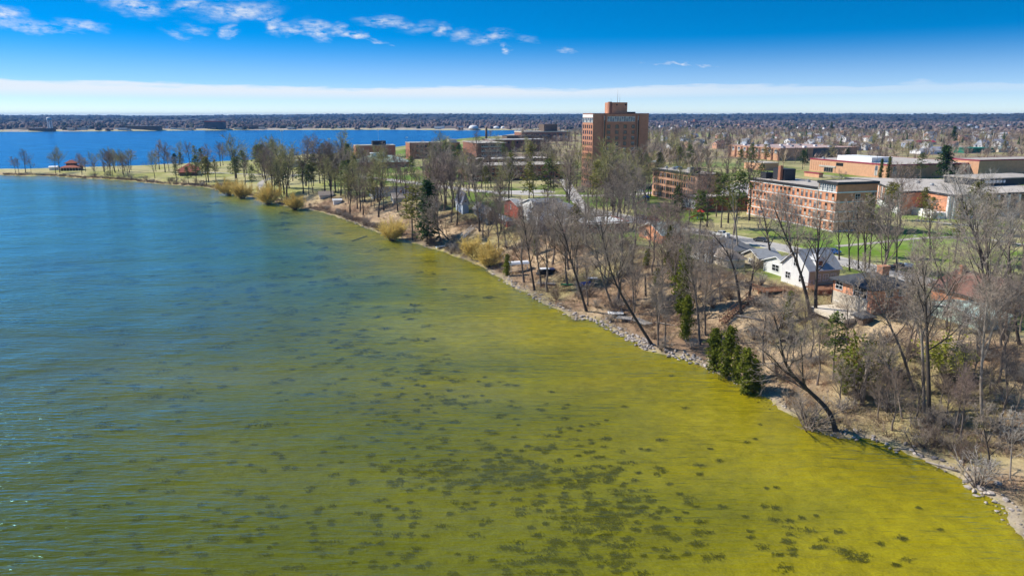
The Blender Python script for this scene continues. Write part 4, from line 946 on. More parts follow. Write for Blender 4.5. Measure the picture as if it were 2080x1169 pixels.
def house(label, npx, npy, xl, xr, zw, hr, wall, roof, kind='gable', ridge='x', name='house', cat='house', trim=WHITE, wins=None, chimney=None, phi=None, near=None, group=None, d=None, w=None, oh=.5, door=None):
    N = near if near is not None else GP(npx, npy)
    d = d or extent(N, E2, xl); w = w or extent(N, E1, xr)
    t = thing(name, label, cat, N, PHI, group)
    put('wall', wallmesh(w, d, zw, hr if kind == 'gable' else 0, ridge if kind == 'gable' else None), wall, t)
    r = put('roof', roofmesh(w, d, hr, zw, kind, oh, ridge), [roof, trim], t)
    if chimney: x, y, m = chimney; put('chimney', MB().box(w*x-.45, w*x+.45, d*y-.35, d*y+.35, zw, zw+hr+.9).box(w*x-.55, w*x+.55, d*y-.45, d*y+.45, zw+hr+.9, zw+hr+1.1), m, r)
    for face, u, z, ww, hh, st, fm in wins or []:
        o = win(t, face, u * (d if face == 'L' else w), z, winmesh(ww, hh, st, fm, GLASS, (2 if ww > 1 else 1, 2 if hh > 1.3 else 1)))
    if door: face, u = door; o = win(t, face, u * (d if face == 'L' else w), 1.05, winmesh(.9, 2.0, 'plain', trim, GLASS, (1, 2)), 'door')
    FOOT.append((N, w, d)); return t, w, d
def railing(parent, pts, h=1.0, m=WOOD, gap=.35, name='railing', lx=0.05):
    b = MB()
    for a, c in zip(pts, pts[1:]):
        a, c = Vector(a), Vector(c); n = max(1, int((c - a).length / gap))
        for z in (.15, h): b.tube([a + Vector((0,0,z)), c + Vector((0,0,z))], lx, 4)
        for i in range(n + 1):
            p = a.lerp(c, i / n); b.tube([p, p + Vector((0,0,h))], .03 if i % 5 else .06, 4)
    return put(name, b, m, parent)
def deck(parent, x0, x1, y0, y1, z, m=WOOD, plank=.6, drop=3.0):
    nm = 0
    n = max(1, int((y1 - y0) / plank))
    me = MB().box(0, x1 - x0, 0, plank - .05, -.08, 0).mesh('deck_board', m)
    for i in range(n): link('deck_board', me, parent, (x0, y0 + i * plank, z))
    b = MB()
    for x in (x0 + .15, x1 - .15):
        for y in (y0 + .15, (y0 + y1) / 2, y1 - .15): b.box(x - .1, x + .1, y - .1, y + .1, z - drop, z - .09)
    put('deck_post', b, m, parent)
W_ = WHITE
# split-level brick house
t, w, d = house('brick split level house with a white stucco basement and a dark hipped roof', 1768, 640, 1689, 1852, 5.6, 1.9, BRICKO, SHD, 'hip', trim=DARKM, oh=.9, chimney=None,
    wins=[('L', .84, 4.1, 1.9, 1.5, 'plain', W_), ('L', .30, 4.0, 3.6, 2.1, 'plain', W_), ('L', .86, 1.5, 1.7, 1.5, 'plain', W_), ('L', .46, 1.4, 1.8, 1.6, 'plain', W_), ('F', .4, 4.2, 1.5, 1.3, 'plain', W_), ('F', .7, 4.2, 1.5, 1.3, 'plain', W_)], door=('L', .22))
put('stucco_basement', MB().box(-.10, -.002, d * .10, d - .02, -1.5, 2.75), CREAM, t)
put('chimney', MB().box(w * .62 - .9, w * .62 + .9, d * .35, d * .35 + 1.5, 5.6, 8.6).box(w * .62 - 1.0, w * .62 + 1.0, d * .35 - .1, d * .35 + 1.6, 8.6, 8.85), BRICKO, t)
put('patio', MB().box(-7, -.15, -1, d * .85, -.9, .04), CREAM, t)
put('downpipe', MB().tube([(-.2, d * .985, 0), (-.2, d * .985, 5.4)], .07, 5), DARKM, t)
# white house with deck
t, w, d = house('white house with a light grey gabled roof, dormer and brown rear deck', 1640, 588, 1586, 1702, 4.6, 4.0, WHITE, SHL, 'gable', 'x', oh=.5, wins=[('L', .5, 5.4, 1.2, 1.5, 'plain', W_), ('L', .25, 2.0, 1.6, 1.5, 'plain', W_), ('L', .75, 2.0, 1.6, 1.5, 'plain', W_), ('F', .3, 2.6, 1.3, 1.4, 'plain', W_), ('F', .55, 2.6, 1.3, 1.4, 'plain', W_), ('F', .8, 2.6, 1.3, 1.4, 'plain', W_)], door=('F', .12))
put('side_wall', MB().box(.3, w + .02, -.05, -.002, -1.5, 4.2), TANSD, t)
b = MB(); b.add([(2.2, .6, 4.6), (4.6, .6, 4.6), (4.6, 3.5, 7.4), (2.2, 3.5, 7.4), (2.2, .6, 6.6), (4.6, .6, 6.6), (3.4, .6, 7.6), (3.4, 3.6, 7.6)], [(0, 1, 5, 4), (4, 5, 6), (0, 4, 3), (1, 2, 5)]); b.add([(2.0, .4, 6.5), (3.4, .4, 7.7), (3.4, 4.0, 7.7), (2.0, 4.0, 6.5)], [(0, 1, 2, 3)], 1); b.add([(4.8, .4, 6.5), (3.4, .4, 7.7), (3.4, 4.0, 7.7), (4.8, 4.0, 6.5)], [(3, 2, 1, 0)], 1)
put('dormer', b, [WHITE, SHL], t); win(t, 'F', 3.4, 5.9, winmesh(1.1, 1.1, 'plain', W_), off=-.58)
deck(t, -1.5, w * .9, -5.0, -.2, 1.0); railing(t, [(-1.5, -.2, 1.0), (-1.5, -5, 1.0), (w * .9, -5, 1.0)])
put('garden_fence', MB().box(-1.5, w * .5, -5.2, -5.1, -1.8, .9), WOOD, t)
t, w, d = house('small white gabled wing with a wide dark window beside the white house', 1602, 566, 1550, 1622, 3.0, 1.7, WHITE, SHL, 'gable', 'x', name='house_wing', cat='house', wins=[('L', .52, 1.7, 2.6, 1.5, 'plain', W_), ('F', .5, 1.6, 1.2, 1.3, 'plain', W_)])
put('brown_terrace', MB().box(-1, 8, -4.5, -.1, -.3, .1), WOOD, t)
house('tan garage with a grey roof and white gable between two houses', 1540, 546, 1509, 1582, 3.1, 1.6, TANSD, SHL, 'gable', 'x', name='garage', cat='garage', wins=[('L', .5, 1.5, 1.6, 1.2, 'blind', W_)])
t, w, d = house('grey hipped house with white walls left of the tan garage', 1438, 534, 1402, 1530, 3.4, 2.6, WHITE, SHG, 'hip', oh=.7, wins=[('L', .3, 1.8, 1.8, 1.7, 'plain', W_), ('L', .7, 1.8, 1.2, 1.5, 'plain', W_), ('F', .4, 1.8, 1.2, 1.3, 'plain', W_), ('F', .7, 1.8, 1.2, 1.3, 'plain', W_)], chimney=(.6, .5, WHITE))
house('brown grey hipped extension in front of the grey hipped house', 1480, 545, 1440, 1512, 2.5, 1.9, CREAM, SHT, 'hip', name='house_wing', oh=.5, wins=[('L', .5, 1.4, 1.2, 1.2, 'plain', W_)])
house('low house with a green grey roof behind the olive cedar', 1345, 496, 1298, 1392, 3.2, 2.6, BRICKO, SHGR, 'gable', 'x', oh=.7, wins=[('L', .3, 1.7, 1.5, 1.3, 'plain', W_), ('L', .7, 1.7, 1.5, 1.3, 'plain', W_)])
t, w, d = house('long low barn red house with a white flat roof', 1150, 478, 1118, 1278, 3.9, .12, REDSD, WHITE, 'hip', oh=1.0, wins=[('F', .32, 2.0, 1.3, 1.2, 'half', W_), ('F', .52, 2.0, 1.3, 1.2, 'half', W_), ('F', .72, 2.0, 1.3, 1.2, 'plain', W_), ('L', .5, 2.0, 1.8, 1.3, 'plain', W_)])
t, w, d = house('white and red house with twin white gables and an arched window', 1102, 470, 1054, 1160, 7.0, 3.2, WHITE, SHG, 'gable', 'x', oh=.5, wins=[('L', .5, 7.6, 1.3, 1.9, 'plain', W_), ('L', .3, 2.2, 1.4, 1.5, 'plain', W_), ('L', .7, 2.2, 1.4, 1.5, 'plain', W_), ('L', .85, 5.4, 1.2, 1.6, 'plain', W_), ('F', .3, 5, 1.2, 1.3, 'plain', W_)])
bb = wallmesh(5, 5.5, 7.4, 2.8, 'x', 2); g = put('gable_wing', bb, WHITE, t, (-2.2, -1.2, 0)); put('gable_wing_roof', roofmesh(5, 5.5, 2.8, 7.4, 'gable', .4, 'x'), [SHG, WHITE], t, (-2.2, -1.2, 0))
link('arched_window', winmesh(1.4, 2.2, 'plain', W_, GLASS, (2, 2)), t, (-2.22, 1.5, 6.6), -math.pi / 2); link('window', winmesh(1.4, 1.5, 'plain', W_, GLASS, (2, 2)), t, (-2.22, 1.5, 2.4), -math.pi / 2)
deck(t, -6, -2.3, -2, d * .9, 1.6); railing(t, [(-2.3, -2, 1.6), (-6, -2, 1.6), (-6, d * .9, 1.6)], m=WOOD)
house('blue grey hipped roof wing behind the twin gabled house', 1160, 462, 1116, 1178, 3.6, 4.2, CREAM, SHBL, 'hip', name='house_wing', oh=.6)
house('red walled wing with a pale grey roof left of the twin gables', 1052, 447, 1024, 1062, 5.6, 1.6, REDSD, SHL, 'gable', 'x', name='house_wing', wins=[('L', .5, 4.0, 1.3, 1.3, 'plain', W_)])
house('glazed red sunroom in front of the red walled wing', 1030, 462, 1005, 1044, 2.8, .6, REDSD, SHL, 'hip', name='sunroom', cat='sunroom', wins=[('L', .14 + .18 * k, 1.7, .8, 1.5, 'plain', W_) for k in range(5)])
house('slate sided house with a dark grey gabled roof', 990, 458, 962, 1010, 4.2, 2.4, GREYSD, SHG, 'gable', 'y', trim=DARKM, wins=[('L', .5, 2.4, 1.2, 1.2, 'plain', W_), ('F', .5, 2.2, 1.0, 1.2, 'plain', W_)])
house('tall pale blue gabled house among bare trees', 940, 434, 926, 952, 4.2, 4.6, BLUESD, SHBL, 'gable', 'y', wins=[('F', .5, 5.2, .9, 1.1, 'plain', W_)])
house('narrow white gabled house behind the dark fir', 880, 428, 866, 890, 4.0, 4.2, WHITE, SHT, 'gable', 'y', wins=[('F', .5, 4.6, .9, 1.2, 'plain', W_)])
house('low tan roofed ranch house with a wide window band', 800, 414, 766, 818, 3.0, 1.8, CREAM, SHT, 'gable', 'x', w=15, d=11, chimney=(.3, .5, BRICKP), wins=[('L', .2 + .2 * k, 1.7, 2.0, 1.2, 'plain', W_) for k in range(4)])
house('grey roofed ranch house left of the tan roofed one', 756, 404, 716, 778, 3.0, 2.4, WHITE, SHD, 'gable', 'x', d=12, w=22, wins=[('L', .25, 1.6, 1.6, 1.2, 'plain', W_), ('L', .6, 1.6, 1.6, 1.2, 'plain', W_)])
house('cream cottage close to the shore', 650, 406, 632, 664, 2.8, 1.6, CREAM, SHT, 'gable', 'x', d=8, w=7, name='cottage', cat='cottage', wins=[('L', .3, 1.5, .8, 1.1, 'plain', W_), ('L', .7, 1.5, .8, 1.1, 'plain', W_)])
house('small white boat shed at the edge of the lawn', 678, 417, 667, 684, 2.8, .5, WHITE, WHITE, 'gable', 'x', d=4, w=4, name='shed', cat='shed')
t, w, d = house('brown roofed brick house with a long low gable near the right edge', 2010, 640, 1890, 2125, 3.2, 3.0, BRICKO, SHB, 'gable', 'y', oh=.8, trim=DARKM, wins=[('F', .3, 1.8, 1.5, 1.3, 'plain', W_), ('F', .65, 1.8, 1.5, 1.3, 'plain', W_), ('L', .3, 1.7, 1.5, 1.2, 'plain', W_)], chimney=(.4, .9, BRICKO))
house('mint green lean to with a pale roof below the brown roofed house', 1992, 672, 1880, 2050, 2.6, .7, MINT, MINT, 'gable', 'x', name='lean_to', cat='lean-to', wins=[('L', .25, 1.5, 1.8, 1.3, 'plain', W_), ('L', .6, 1.5, 1.8, 1.3, 'plain', W_)])
house('small dark brown shed with a mossy hipped roof', 1752, 662, 1734, 1772, 1.9, .9, BROWNSD, SHD, 'hip', name='shed', cat='shed', trim=DARKM)
# park buildings on the point
t, w, d = house('open park pavilion with a red two tier hipped roof', 124, 347, 114, 160, 3.0, 2.6, BROWNSD, REDRF, 'hip', name='pavilion', cat='pavilion', oh=1.4, trim=REDRF, d=16)
put('upper_roof', roofmesh(8, 6, 2.2, 6.2, 'hip', .8), [REDRF, REDRF], t, (w/2 - 4, d/2 - 3, 0)); put('roof_lantern', MB().box(w/2 - 3.6, w/2 + 3.6, d/2 - 2.6, d/2 + 2.6, 4.4, 6.2), BROWNSD, t)
posts = MB()
for k in range(7): posts.box(w * k / 6 - .2, w * k / 6 + .2, -1.3, -1.0, 0, 2.8)
put('porch_post', posts, CREAM, t)
house('long pale tent beside the red roofed pavilion', 100, 345.5, 97, 116, 2.6, .8, WHITE, WHITE, 'gable', 'x', name='tent', cat='tent', d=6)
t, w, d = house('red hipped park building with a projecting front roof', 362, 356, 350, 404, 4.2, 4.4, CREAM, REDRF, 'hip', name='park_building', cat='building', oh=1.2, trim=REDRF, d=17, wins=[('F', .2 + .2 * k, 1.8, 1.4, 1.6, 'plain', W_) for k in range(4)])
put('front_wall', MB().box(2, w * .95, -8, -.05, -1, 3.2), BROWNSD, t); put('front_roof', roofmesh(w * .95 - 2, 9, 2.8, 3.2, 'hip', 1.2), [REDRF, REDRF], t, (2, -8, 0))
t, w, d = house('wide brick building with a verdigris hipped roof and white cupola', 722, 346, 715, 834, 6.6, 4.2, BRICK, GREENRF, 'hip', name='brick_building', cat='building', oh=1.4, trim=CONC, d=26, wins=[('F', .1 + .1 * k, 2.6, 2.0, 2.2, 'half', W_) for k in range(9)])
put('cupola', MB().box(w * .32, w * .56, 10, 16, 8.5, 12.4).box(w * .31, w * .57, 9.6, 16.4, 12.4, 12.9), WHITE, t)
house('tan stone gatehouse with square turrets behind the pines', 580, 340, 560, 612, 6.0, .5, CREAM, CONC, 'hip', name='gatehouse', cat='building', d=12, trim=CREAM)
house('small white house behind the pines on the point', 634, 335, 624, 642, 4.5, 2.4, WHITE, SHBL, 'gable', 'y', d=10)
house('low red roofed block left of the gatehouse', 472, 336, 466, 482, 3.4, 1.0, CREAM, REDRF, 'hip', name='park_building', cat='building', d=9)

# ------------------------------------------------------------------ many trees, region by region
def clear(x, y, m=2.0, mr=1.5):
    for N, w, d in FOOT:
        v = Vector((x - N.x, y - N.y, 0)); a, b = v.dot(E1), v.dot(E2)
        if -m < a < w + m and -m < b < d + m: return False
    for P, h in ROADS:
        if np.min(np.hypot(P[:, 0] - x, P[:, 1] - y)) < h + mr: return False
    return True
def scatter(px0, px1, py0, py1, n, hh, kinds, label, group, gap=2.5, lim=None):
    k = 0; tries = 0
    while k < n and tries < n * 30:
        tries += 1; px, py = RND.uniform(px0, px1), RND.uniform(py0, py1)
        if lim and not lim(px, py): continue
        p = GP(px, py)
        if p.z < 0.5 or not clear(p.x, p.y): continue
        if any(abs(p.x - a) < gap and abs(p.y - b) < gap for a, b in TREES): continue
        kd = RND.choices([q[0] for q in kinds], [q[1] for q in kinds])[0]
        con = kd in ('pine', 'scruffy', 'spruce', 'cedar', 'thuja')
        lb = label.replace('TREE', {'bare': 'bare tree', 'mid': 'bare tree', 'pine': 'pine', 'scruffy': 'thin pine', 'spruce': 'spruce', 'cedar': 'cedar'}[kd])
        H = RND.uniform(*hh) * (1.14 if not con else .75 if kd in ('spruce',) else .5 if kd == 'cedar' else 1)
        tree(kd, p, H, lb, {'bare': 'bare_tree', 'mid': 'bare_tree', 'pine': 'pine_tree', 'scruffy': 'pine_tree', 'spruce': 'spruce_tree', 'cedar': 'cedar_tree'}[kd],
             group + (' evergreens' if con else ' bare trees'), wid=RND.uniform(.95, 1.35)); k += 1
def between(px, py):
    a = np.interp(px, [p[0] for p in NEAR[::-1]], [p[1] for p in NEAR[::-1]]); b = np.interp(px, [p[0] for p in BACK], [p[1] for p in BACK]); return b + 1 < py < a - 1
scatter(0, 270, 343, 366, 30, (8, 15), [('mid', 1)], 'leafless TREE on the narrow tip of the point', 'point tip', 3, between)
scatter(270, 470, 335, 388, 24, (12, 20), [('mid', .5), ('pine', .3), ('scruffy', .2)], 'TREE in the park around the red roofed building', 'park', 3, between)
scatter(470, 720, 330, 410, 62, (14, 24), [('mid', .5), ('pine', .22), ('scruffy', .28)], 'tall TREE in the grove in the middle of the point', 'grove', 3, between)
scatter(640, 850, 352, 442, 42, (13, 20), [('mid', .74), ('scruffy', .26)], 'TREE among the ranch houses by the shore', 'ranch house', 3)
scatter(840, 1180, 318, 392, 52, (12, 20), [('mid', .5), ('scruffy', .42), ('pine', .08)], 'TREE on the lawns around the brick halls', 'brick hall lawn', 3)
scatter(850, 1310, 396, 470, 44, (14, 22), [('mid', .55), ('bare', .3), ('scruffy', .15)], 'tall TREE between the street and the waterside houses', 'street side', 3)
scatter(1150, 1325, 380, 432, 28, (12, 18), [('mid', .9), ('scruffy', .1)], 'round crowned TREE at the foot of the brick tower', 'tower foot', 3)
scatter(940, 1470, 475, 690, 52, (9, 16), [('bare', .9), ('cedar', .1)], 'slender TREE in the thicket on the brown bank', 'bank thicket', 2)
scatter(1300, 1560, 335, 500, 14, (14, 20), [('mid', .5), ('scruffy', .4), ('pine', .1)], 'TREE between the pink and the striped dormitory', 'dormitory', 3)
scatter(1540, 2075, 640, 930, 40, (4.5, 11), [('bare', 1)], 'thin young TREE in the thicket below the brick split level house', 'right bank', 1.5)
scatter(1690, 2080, 430, 600, 12, (13, 19), [('bare', .7), ('scruffy', .3)], 'TREE on the lawn in front of the glazed corner hall', 'corner lawn', 4)
scatter(1320, 1490, 292, 336, 12, (12, 18), [('mid', .86), ('pine', .14)], 'TREE in the dense wood right behind the brick tower', 'tower wood', 4)
scatter(1600, 2080, 300, 350, 22, (10, 15), [('mid', .8), ('pine', .2)], 'TREE around the long tan hall and the gymnasium', 'tan hall', 4)
scatter(990, 1180, 268, 318, 8, (11, 16), [('mid', .8), ('scruffy', .2)], 'TREE by the tan hall with the fly tower', 'fly tower', 4)
# separate larger bushes
def bushes(px0, px1, py0, py1, n, hh, label, group, kinds=('shrub',), lim=None):
    k = 0; tr = 0
    while k < n and tr < n * 30:
        tr += 1; px, py = RND.uniform(px0, px1), RND.uniform(py0, py1)
        if lim and not lim(px, py): continue
        p = GP(px, py)
        if p.z < .2 or not clear(p.x, p.y, .5): continue
        tree(RND.choice(kinds), p, RND.uniform(*hh), label, 'bush', group, 'bush', wid=1.3); k += 1
shoreband = lambda px, py: 0 < np.interp(px, [p[0] for p in NEAR[::-1]], [p[1] for p in NEAR[::-1]]) - py < 8 + max(0, px - 600) * .02
bushes(150, 1000, 355, 560, 60, (2.2, 4), 'twiggy brown bush in the scrub edging the water', 'scrub along the shore', lim=shoreband)
bushes(1000, 1560, 500, 760, 34, (2, 3.6), 'grey twiggy bush on the slope below the grey roofed houses', 'slope bushes')
bushes(1560, 2080, 650, 1000, 44, (1.6, 3.4), 'grey twiggy bush on the slope at the right', 'right slope bushes')
ptree('shrub', 1985, 990, 925, 'round silvery bush hanging over the water near the right edge', 'bush', cat='bush', v=2, wid=1.3)
ptree('shrub', 1640, 870, 800, 'tangled grey bush beside the leaning tree at the water', 'bush', cat='bush', v=0, wid=1.5)

# ------------------------------------------------------------------ stuff: undergrowth, dry grass, stones, weeds, town trees, far woods
NPR = np.random.default_rng(3)
def arr(mb):
    V = np.array(mb.v, np.float32); F = []
    for f in mb.f: F += [(f[0], f[i], f[i+1]) for i in range(1, len(f) - 1)]
    return V, np.array(F, np.int32)
def stamp(name, temps, pos, scale, tints, m, zs=None, label=None):
    """one mesh out of many turned, scaled copies of a few templates"""
    VS, FS, CS = [], [], []; o = 0; pos = np.asarray(pos, np.float32); n = len(pos)
    ang = NPR.uniform(0, 6.283, n); which = NPR.integers(0, len(temps), n); scale = np.asarray(scale, np.float32); zs = np.ones(n) if zs is None else zs
    for k, (V, F) in enumerate(temps):
        ids = np.where(which == k)[0]
        if not len(ids): continue
        c, s = np.cos(ang[ids])[:, None], np.sin(ang[ids])[:, None]; sc = scale[ids][:, None]
        X = (V[None, :, 0] * c - V[None, :, 1] * s) * sc + pos[ids, 0][:, None]; Y = (V[None, :, 0] * s + V[None, :, 1] * c) * sc + pos[ids, 1][:, None]
        Z = V[None, :, 2] * sc * zs[ids][:, None] + pos[ids, 2][:, None]
        VS.append(np.stack([X, Y, Z], -1).reshape(-1, 3)); m_ = len(V)
        FS.append((F[None] + (np.arange(len(ids)) * m_)[:, None, None] + o).reshape(-1, 3)); o += m_ * len(ids)
        CS.append(np.repeat(tints[ids], m_, 0))
    me = npmesh(name, np.concatenate(VS), np.concatenate(FS), m, col=np.concatenate(CS)); ob = link(name, me)
    return tag(ob, label, None, kind='stuff')
def tint(n, cols, var=.15):
    C = np.array(cols)[NPR.integers(0, len(cols), n)]; return C * (1 + NPR.uniform(-var, var, (n, 1)))
STUFFM = vcolmat('brush_twigs', 'tint', amt=.2, scale=.4)
def brush_t(seed):
    r = random.Random(seed); b = MB()
    for s in range(8):
        a = r.uniform(0, 6.28); d = Vector((math.cos(a) * .7, math.sin(a) * .7, r.uniform(.4, 1.2))).normalized(); p = Vector((r.gauss(0, .15), r.gauss(0, .15), -.1)); e = p + d * r.uniform(.6, 1.1)
        b.tube([p, e], [.022, .01], 3)
        for q in range(1): g = p.lerp(e, r.uniform(.4, .9)); b.tube([g, g + Vector((r.gauss(0, .3), r.gauss(0, .3), r.uniform(.05, .4)))], [.014, .008], 3)
    return arr(b)
def world_pts(n, x0, x1, y0, y1, f):
    out = []
    while sum(len(o) for o in out) < n:
        x = NPR.uniform(x0, x1, 6000); y = NPR.uniform(y0, y1, 6000); h, d, P, bk, Wd = HT(x, y, True)
        k = NPR.random(6000) < f(x, y, d, P, bk, Wd); out.append(np.stack([x, y, h], 1)[k])
    return np.concatenate(out)[:n]
def not_built(A, m=1.0): return np.array([clear(x, y, m, .5) for x, y, z in A])
A = world_pts(6500, -110, 150, 55, 440, lambda x, y, d, P, bk, Wd: (d > 1.5) * (d < Wd + 14) * (P > 4.5) * (fbm(x / 9, y / 9, 91) > .42) * np.clip(260 / (y + 60), 0, 1))
A = A[not_built(A)]
stamp('undergrowth', [brush_t(i) for i in range(4)], A, NPR.uniform(.5, 1.7, len(A)), tint(len(A), [(.38, .28, .205), (.25, .175, .125), (.42, .33, .24), (.32, .19, .12), (.46, .36, .22)]), STUFFM, label='tangled brown brush covering the bank')
A = world_pts(1500, -420, 20, 300, 640, lambda x, y, d, P, bk, Wd: (d > .2) * (d < 5) * (fbm(x / 12, y / 12, 92) > .38))
stamp('undergrowth', [brush_t(i + 9) for i in range(3)], A, NPR.uniform(.9, 2.4, len(A)), tint(len(A), [(.24, .165, .12), (.30, .21, .15), (.16, .115, .09)]), STUFFM, label='dark scrub edging the water along the point')
def tuft_t(seed):
    r = random.Random(seed); b = MB()
    for s in range(7):
        a = r.uniform(0, 6.28); p = Vector((r.gauss(0, .25), r.gauss(0, .25), 0)); d = Vector((math.cos(a) * .25, math.sin(a) * .25, r.uniform(.15, .4))); sd = Vector((-math.sin(a), math.cos(a), 0)) * .05
        b.add([tuple(p - sd), tuple(p + sd), tuple(p + d)], [(0, 1, 2)])
    return arr(b)
A = world_pts(9000, -60, 150, 55, 330, lambda x, y, d, P, bk, Wd: (d > 2) * (d < Wd + 20) * (fbm(x / 7, y / 7, 93) > .45))
stamp('dry_grass', [tuft_t(i) for i in range(3)], A, NPR.uniform(.7, 1.6, len(A)), tint(len(A), [(.42, .34, .20), (.32, .27, .13), (.24, .17, .11), (.36, .25, .14)]), STUFFM, label='straw coloured dead grass and leaves on the bank')
# stones along the waterline: the 290 that show largest one by one, the rest together
def rock_me(seed):
    r = random.Random(seed); bm = bmesh.new(); bmesh.ops.create_icosphere(bm, subdivisions=1, radius=.5)
    for v in bm.verts: v.co *= r.uniform(.75, 1.2); v.co.z *= .7
    me = bpy.data.meshes.new('stone'); bm.to_mesh(me); bm.free(); return me
def along_shore(px0, px1, n, dlo, dhi):
    a = [p for p in NEAR if px0 - 40 <= p[0] <= px1 + 40]; W = [U(x, y, 0) for x, y in a]; L = [(q - p).length for p, q in zip(W, W[1:])]; out = []
    while len(out) < n:
        i = RND.choices(range(len(L)), L)[0]; p = W[i].lerp(W[i+1], RND.random()); x = p.x + RND.gauss(0, 2.2); y = p.y + RND.gauss(0, 2.2)
        dd = float(sdist(np.array([x]), np.array([y]))[0])
        if dlo < dd < dhi: out.append((x, y))
    return out
RM = [rock_me(i) for i in range(5)]
for q in RM: q.materials.append(ROCK)
RD = []
for q in RM[:2]: z = q.copy(); z.materials.clear(); z.materials.append(ROCKD); RD.append(z)
for (a, b, n, wd, mm) in ((1205, 1440, 150, 'pale stone in the bank of stones below the long leaning tree', RM), (1030, 1140, 45, 'pale stone at the little rocky point', RM), (1740, 2010, 45, 'stone at the waterline of the tawny shelf', RM + RD), (640, 760, 30, 'stone along the edge of the green lawn', RM), (1300, 1440, 20, 'dark stone lying at the waterline', RD)):
    for x, y in along_shore(a, b, n, -1.0, 3.2):
        o = link('stone', RND.choice(mm), None, (x, y, hz(x, y) + .1), RND.uniform(0, 6.28), tuple(RND.uniform(.45, 1.15) * q for q in (1.1, .9, 1))); tag(o, wd, 'stone', 'stones: ' + wd)
V_ = np.array([v.co for v in RM[0].vertices], np.float32); F_ = np.array([p.vertices[:] for p in RM[0].polygons], np.int32)
P_ = [q for q in along_shore(640, 2080, 2600, -1.4, 2.6) if float(vn(np.array([q[0] / 11]), np.array([q[1] / 11]), 8)[0]) > .5]; A = np.array([(x, y, hz(x, y)) for x, y in P_])
stamp('shore_gravel', [(V_, F_)], A, NPR.uniform(.15, .5, len(A)), tint(len(A), [(.40, .35, .30), (.28, .24, .20), (.46, .41, .36), (.36, .27, .14)]), STUFFM, label='small stones and gravel along the shore')
# dark weed beds on the lake floor
def weed_t(seed):
    r = random.Random(seed); b = MB()
    for s in range(5):
        a = r.uniform(0, 6.28); p = Vector((r.gauss(0, .35), r.gauss(0, .22), r.uniform(0, .15))); d = Vector((math.cos(a), math.sin(a) * .8, r.uniform(.05, .5))) * r.uniform(.25, .5); s_ = Vector((-d.y, d.x, 0)) * .5
        b.add([tuple(p - s_), tuple(p + s_), tuple(p + d + s_ * .4), tuple(p + d - s_ * .4)], [(0, 1, 2, 3)])
    return arr(b)
CL = [(1000,962,120,12,70,.6),(970,945,170,34,60,.5),(1190,1005,90,38,80,.5),(1230,1070,60,36,60,.6),(870,800,70,30,34,.7),(850,775,50,25,20,.8),(1010,860,110,40,40,.5),(720,870,260,80,60,.5),(1000,1090,260,50,80,.45),(1320,1035,40,20,16,.5),
      (650,1060,300,80,80,.5),(1580,1095,50,35,13,.5),(1700,1125,90,28,14,.6),(1850,1110,60,30,4,.5),(640,640,130,38,50,1.1),(380,545,230,30,60,2.2),(560,590,160,26,50,1.8),(240,455,200,16,40,3.2),(120,640,160,30,36,2.2),(480,490,180,18,30,2.6),(420,430,200,10,26,3.4),
      (300,760,260,60,50,1.0),(250,950,240,90,60,.5),(1180,890,150,60,26,.45),(1500,1000,150,60,8,.4),(760,700,90,40,36,.9),(1090,940,120,30,50,.5),(1200,1140,140,24,40,.5),(60,540,120,10,20,3.2)]
A, S, Q = [], [], []
for cx, cy_, sx, sy, n, rad in CL:
    for _ in range(n):
        p = U(RND.gauss(cx, sx), min(1300, RND.gauss(cy_, sy)), -1.3); r_ = rad * RND.uniform(.4, 1.25); k = int(9 + 12 * RND.random()); el = RND.uniform(.8, 1.35)
        dk = RND.uniform(0, .22) if cy_ > 680 else .15
        for j in range(k * 3):
            gx, gy = RND.gauss(0, 1), RND.gauss(0, 1); A.append((p.x + gx * r_ * el * .8, p.y + gy * r_ * .66, 0)); S.append(RND.uniform(.22, .52) * max(.7, rad ** .8)); Q.append(min(.93, dk + .10 * (gx * gx + gy * gy)))
A = np.array(A); S = np.array(S); Q = np.array(Q)[:, None]; k = sdist(A[:, 0], A[:, 1]) < -6; A, S, Q = A[k], S[k], Q[k]; A[:, 2] = HT(A[:, 0], A[:, 1]) + .05
stamp('water_weed', [weed_t(i) for i in range(4)], A, S, tint(len(A), [(.010, .022, .010), (.018, .03, .012)]) * (1 - Q) + np.array([(.40, .38, .12)]) * Q, vcolmat('weed_leaves', 'tint', amt=.2), label='dark weed beds on the lake floor')
# the wooded town, too many trees to pick apart
def far_tree_t(seed, twigs=34):
    r = random.Random(seed); b = MB(); b.tube([(0, 0, 0), (r.gauss(0, .02), 0, .45), (r.gauss(0, .05), 0, .8)], [.016, .012, .006], 3)
    for s in range(twigs):
        a = r.uniform(0, 6.28); z = r.uniform(.22, .6); d = Vector((math.cos(a), math.sin(a), r.uniform(.5, 1.8))).normalized() * r.uniform(.25, .48); p = Vector((0, 0, z)) + d * r.uniform(0, .5)
        sd = Vector((-d.y, d.x, r.gauss(0, .1))).normalized() * r.uniform(.010, .022); b.add([tuple(p - sd), tuple(p + sd), tuple(p + d)], [(0, 1, 2)])
    return arr(b)
def far_con_t(seed):
    r = random.Random(seed); b = MB()
    for k in range(5):
        z = .12 + .17 * k; w = .24 * (1 - k / 5.5); n = 6; A_ = [(math.cos(j * 1.047) * w * r.uniform(.7, 1.2), math.sin(j * 1.047) * w * r.uniform(.7, 1.2), z + r.uniform(-.04, .04)) for j in range(n)]
        b.add(A_ + [(r.gauss(0, .02), r.gauss(0, .02), z + .3)], [(j, (j + 1) % n, n) for j in range(n)])
    return arr(b)
TOWNH = []
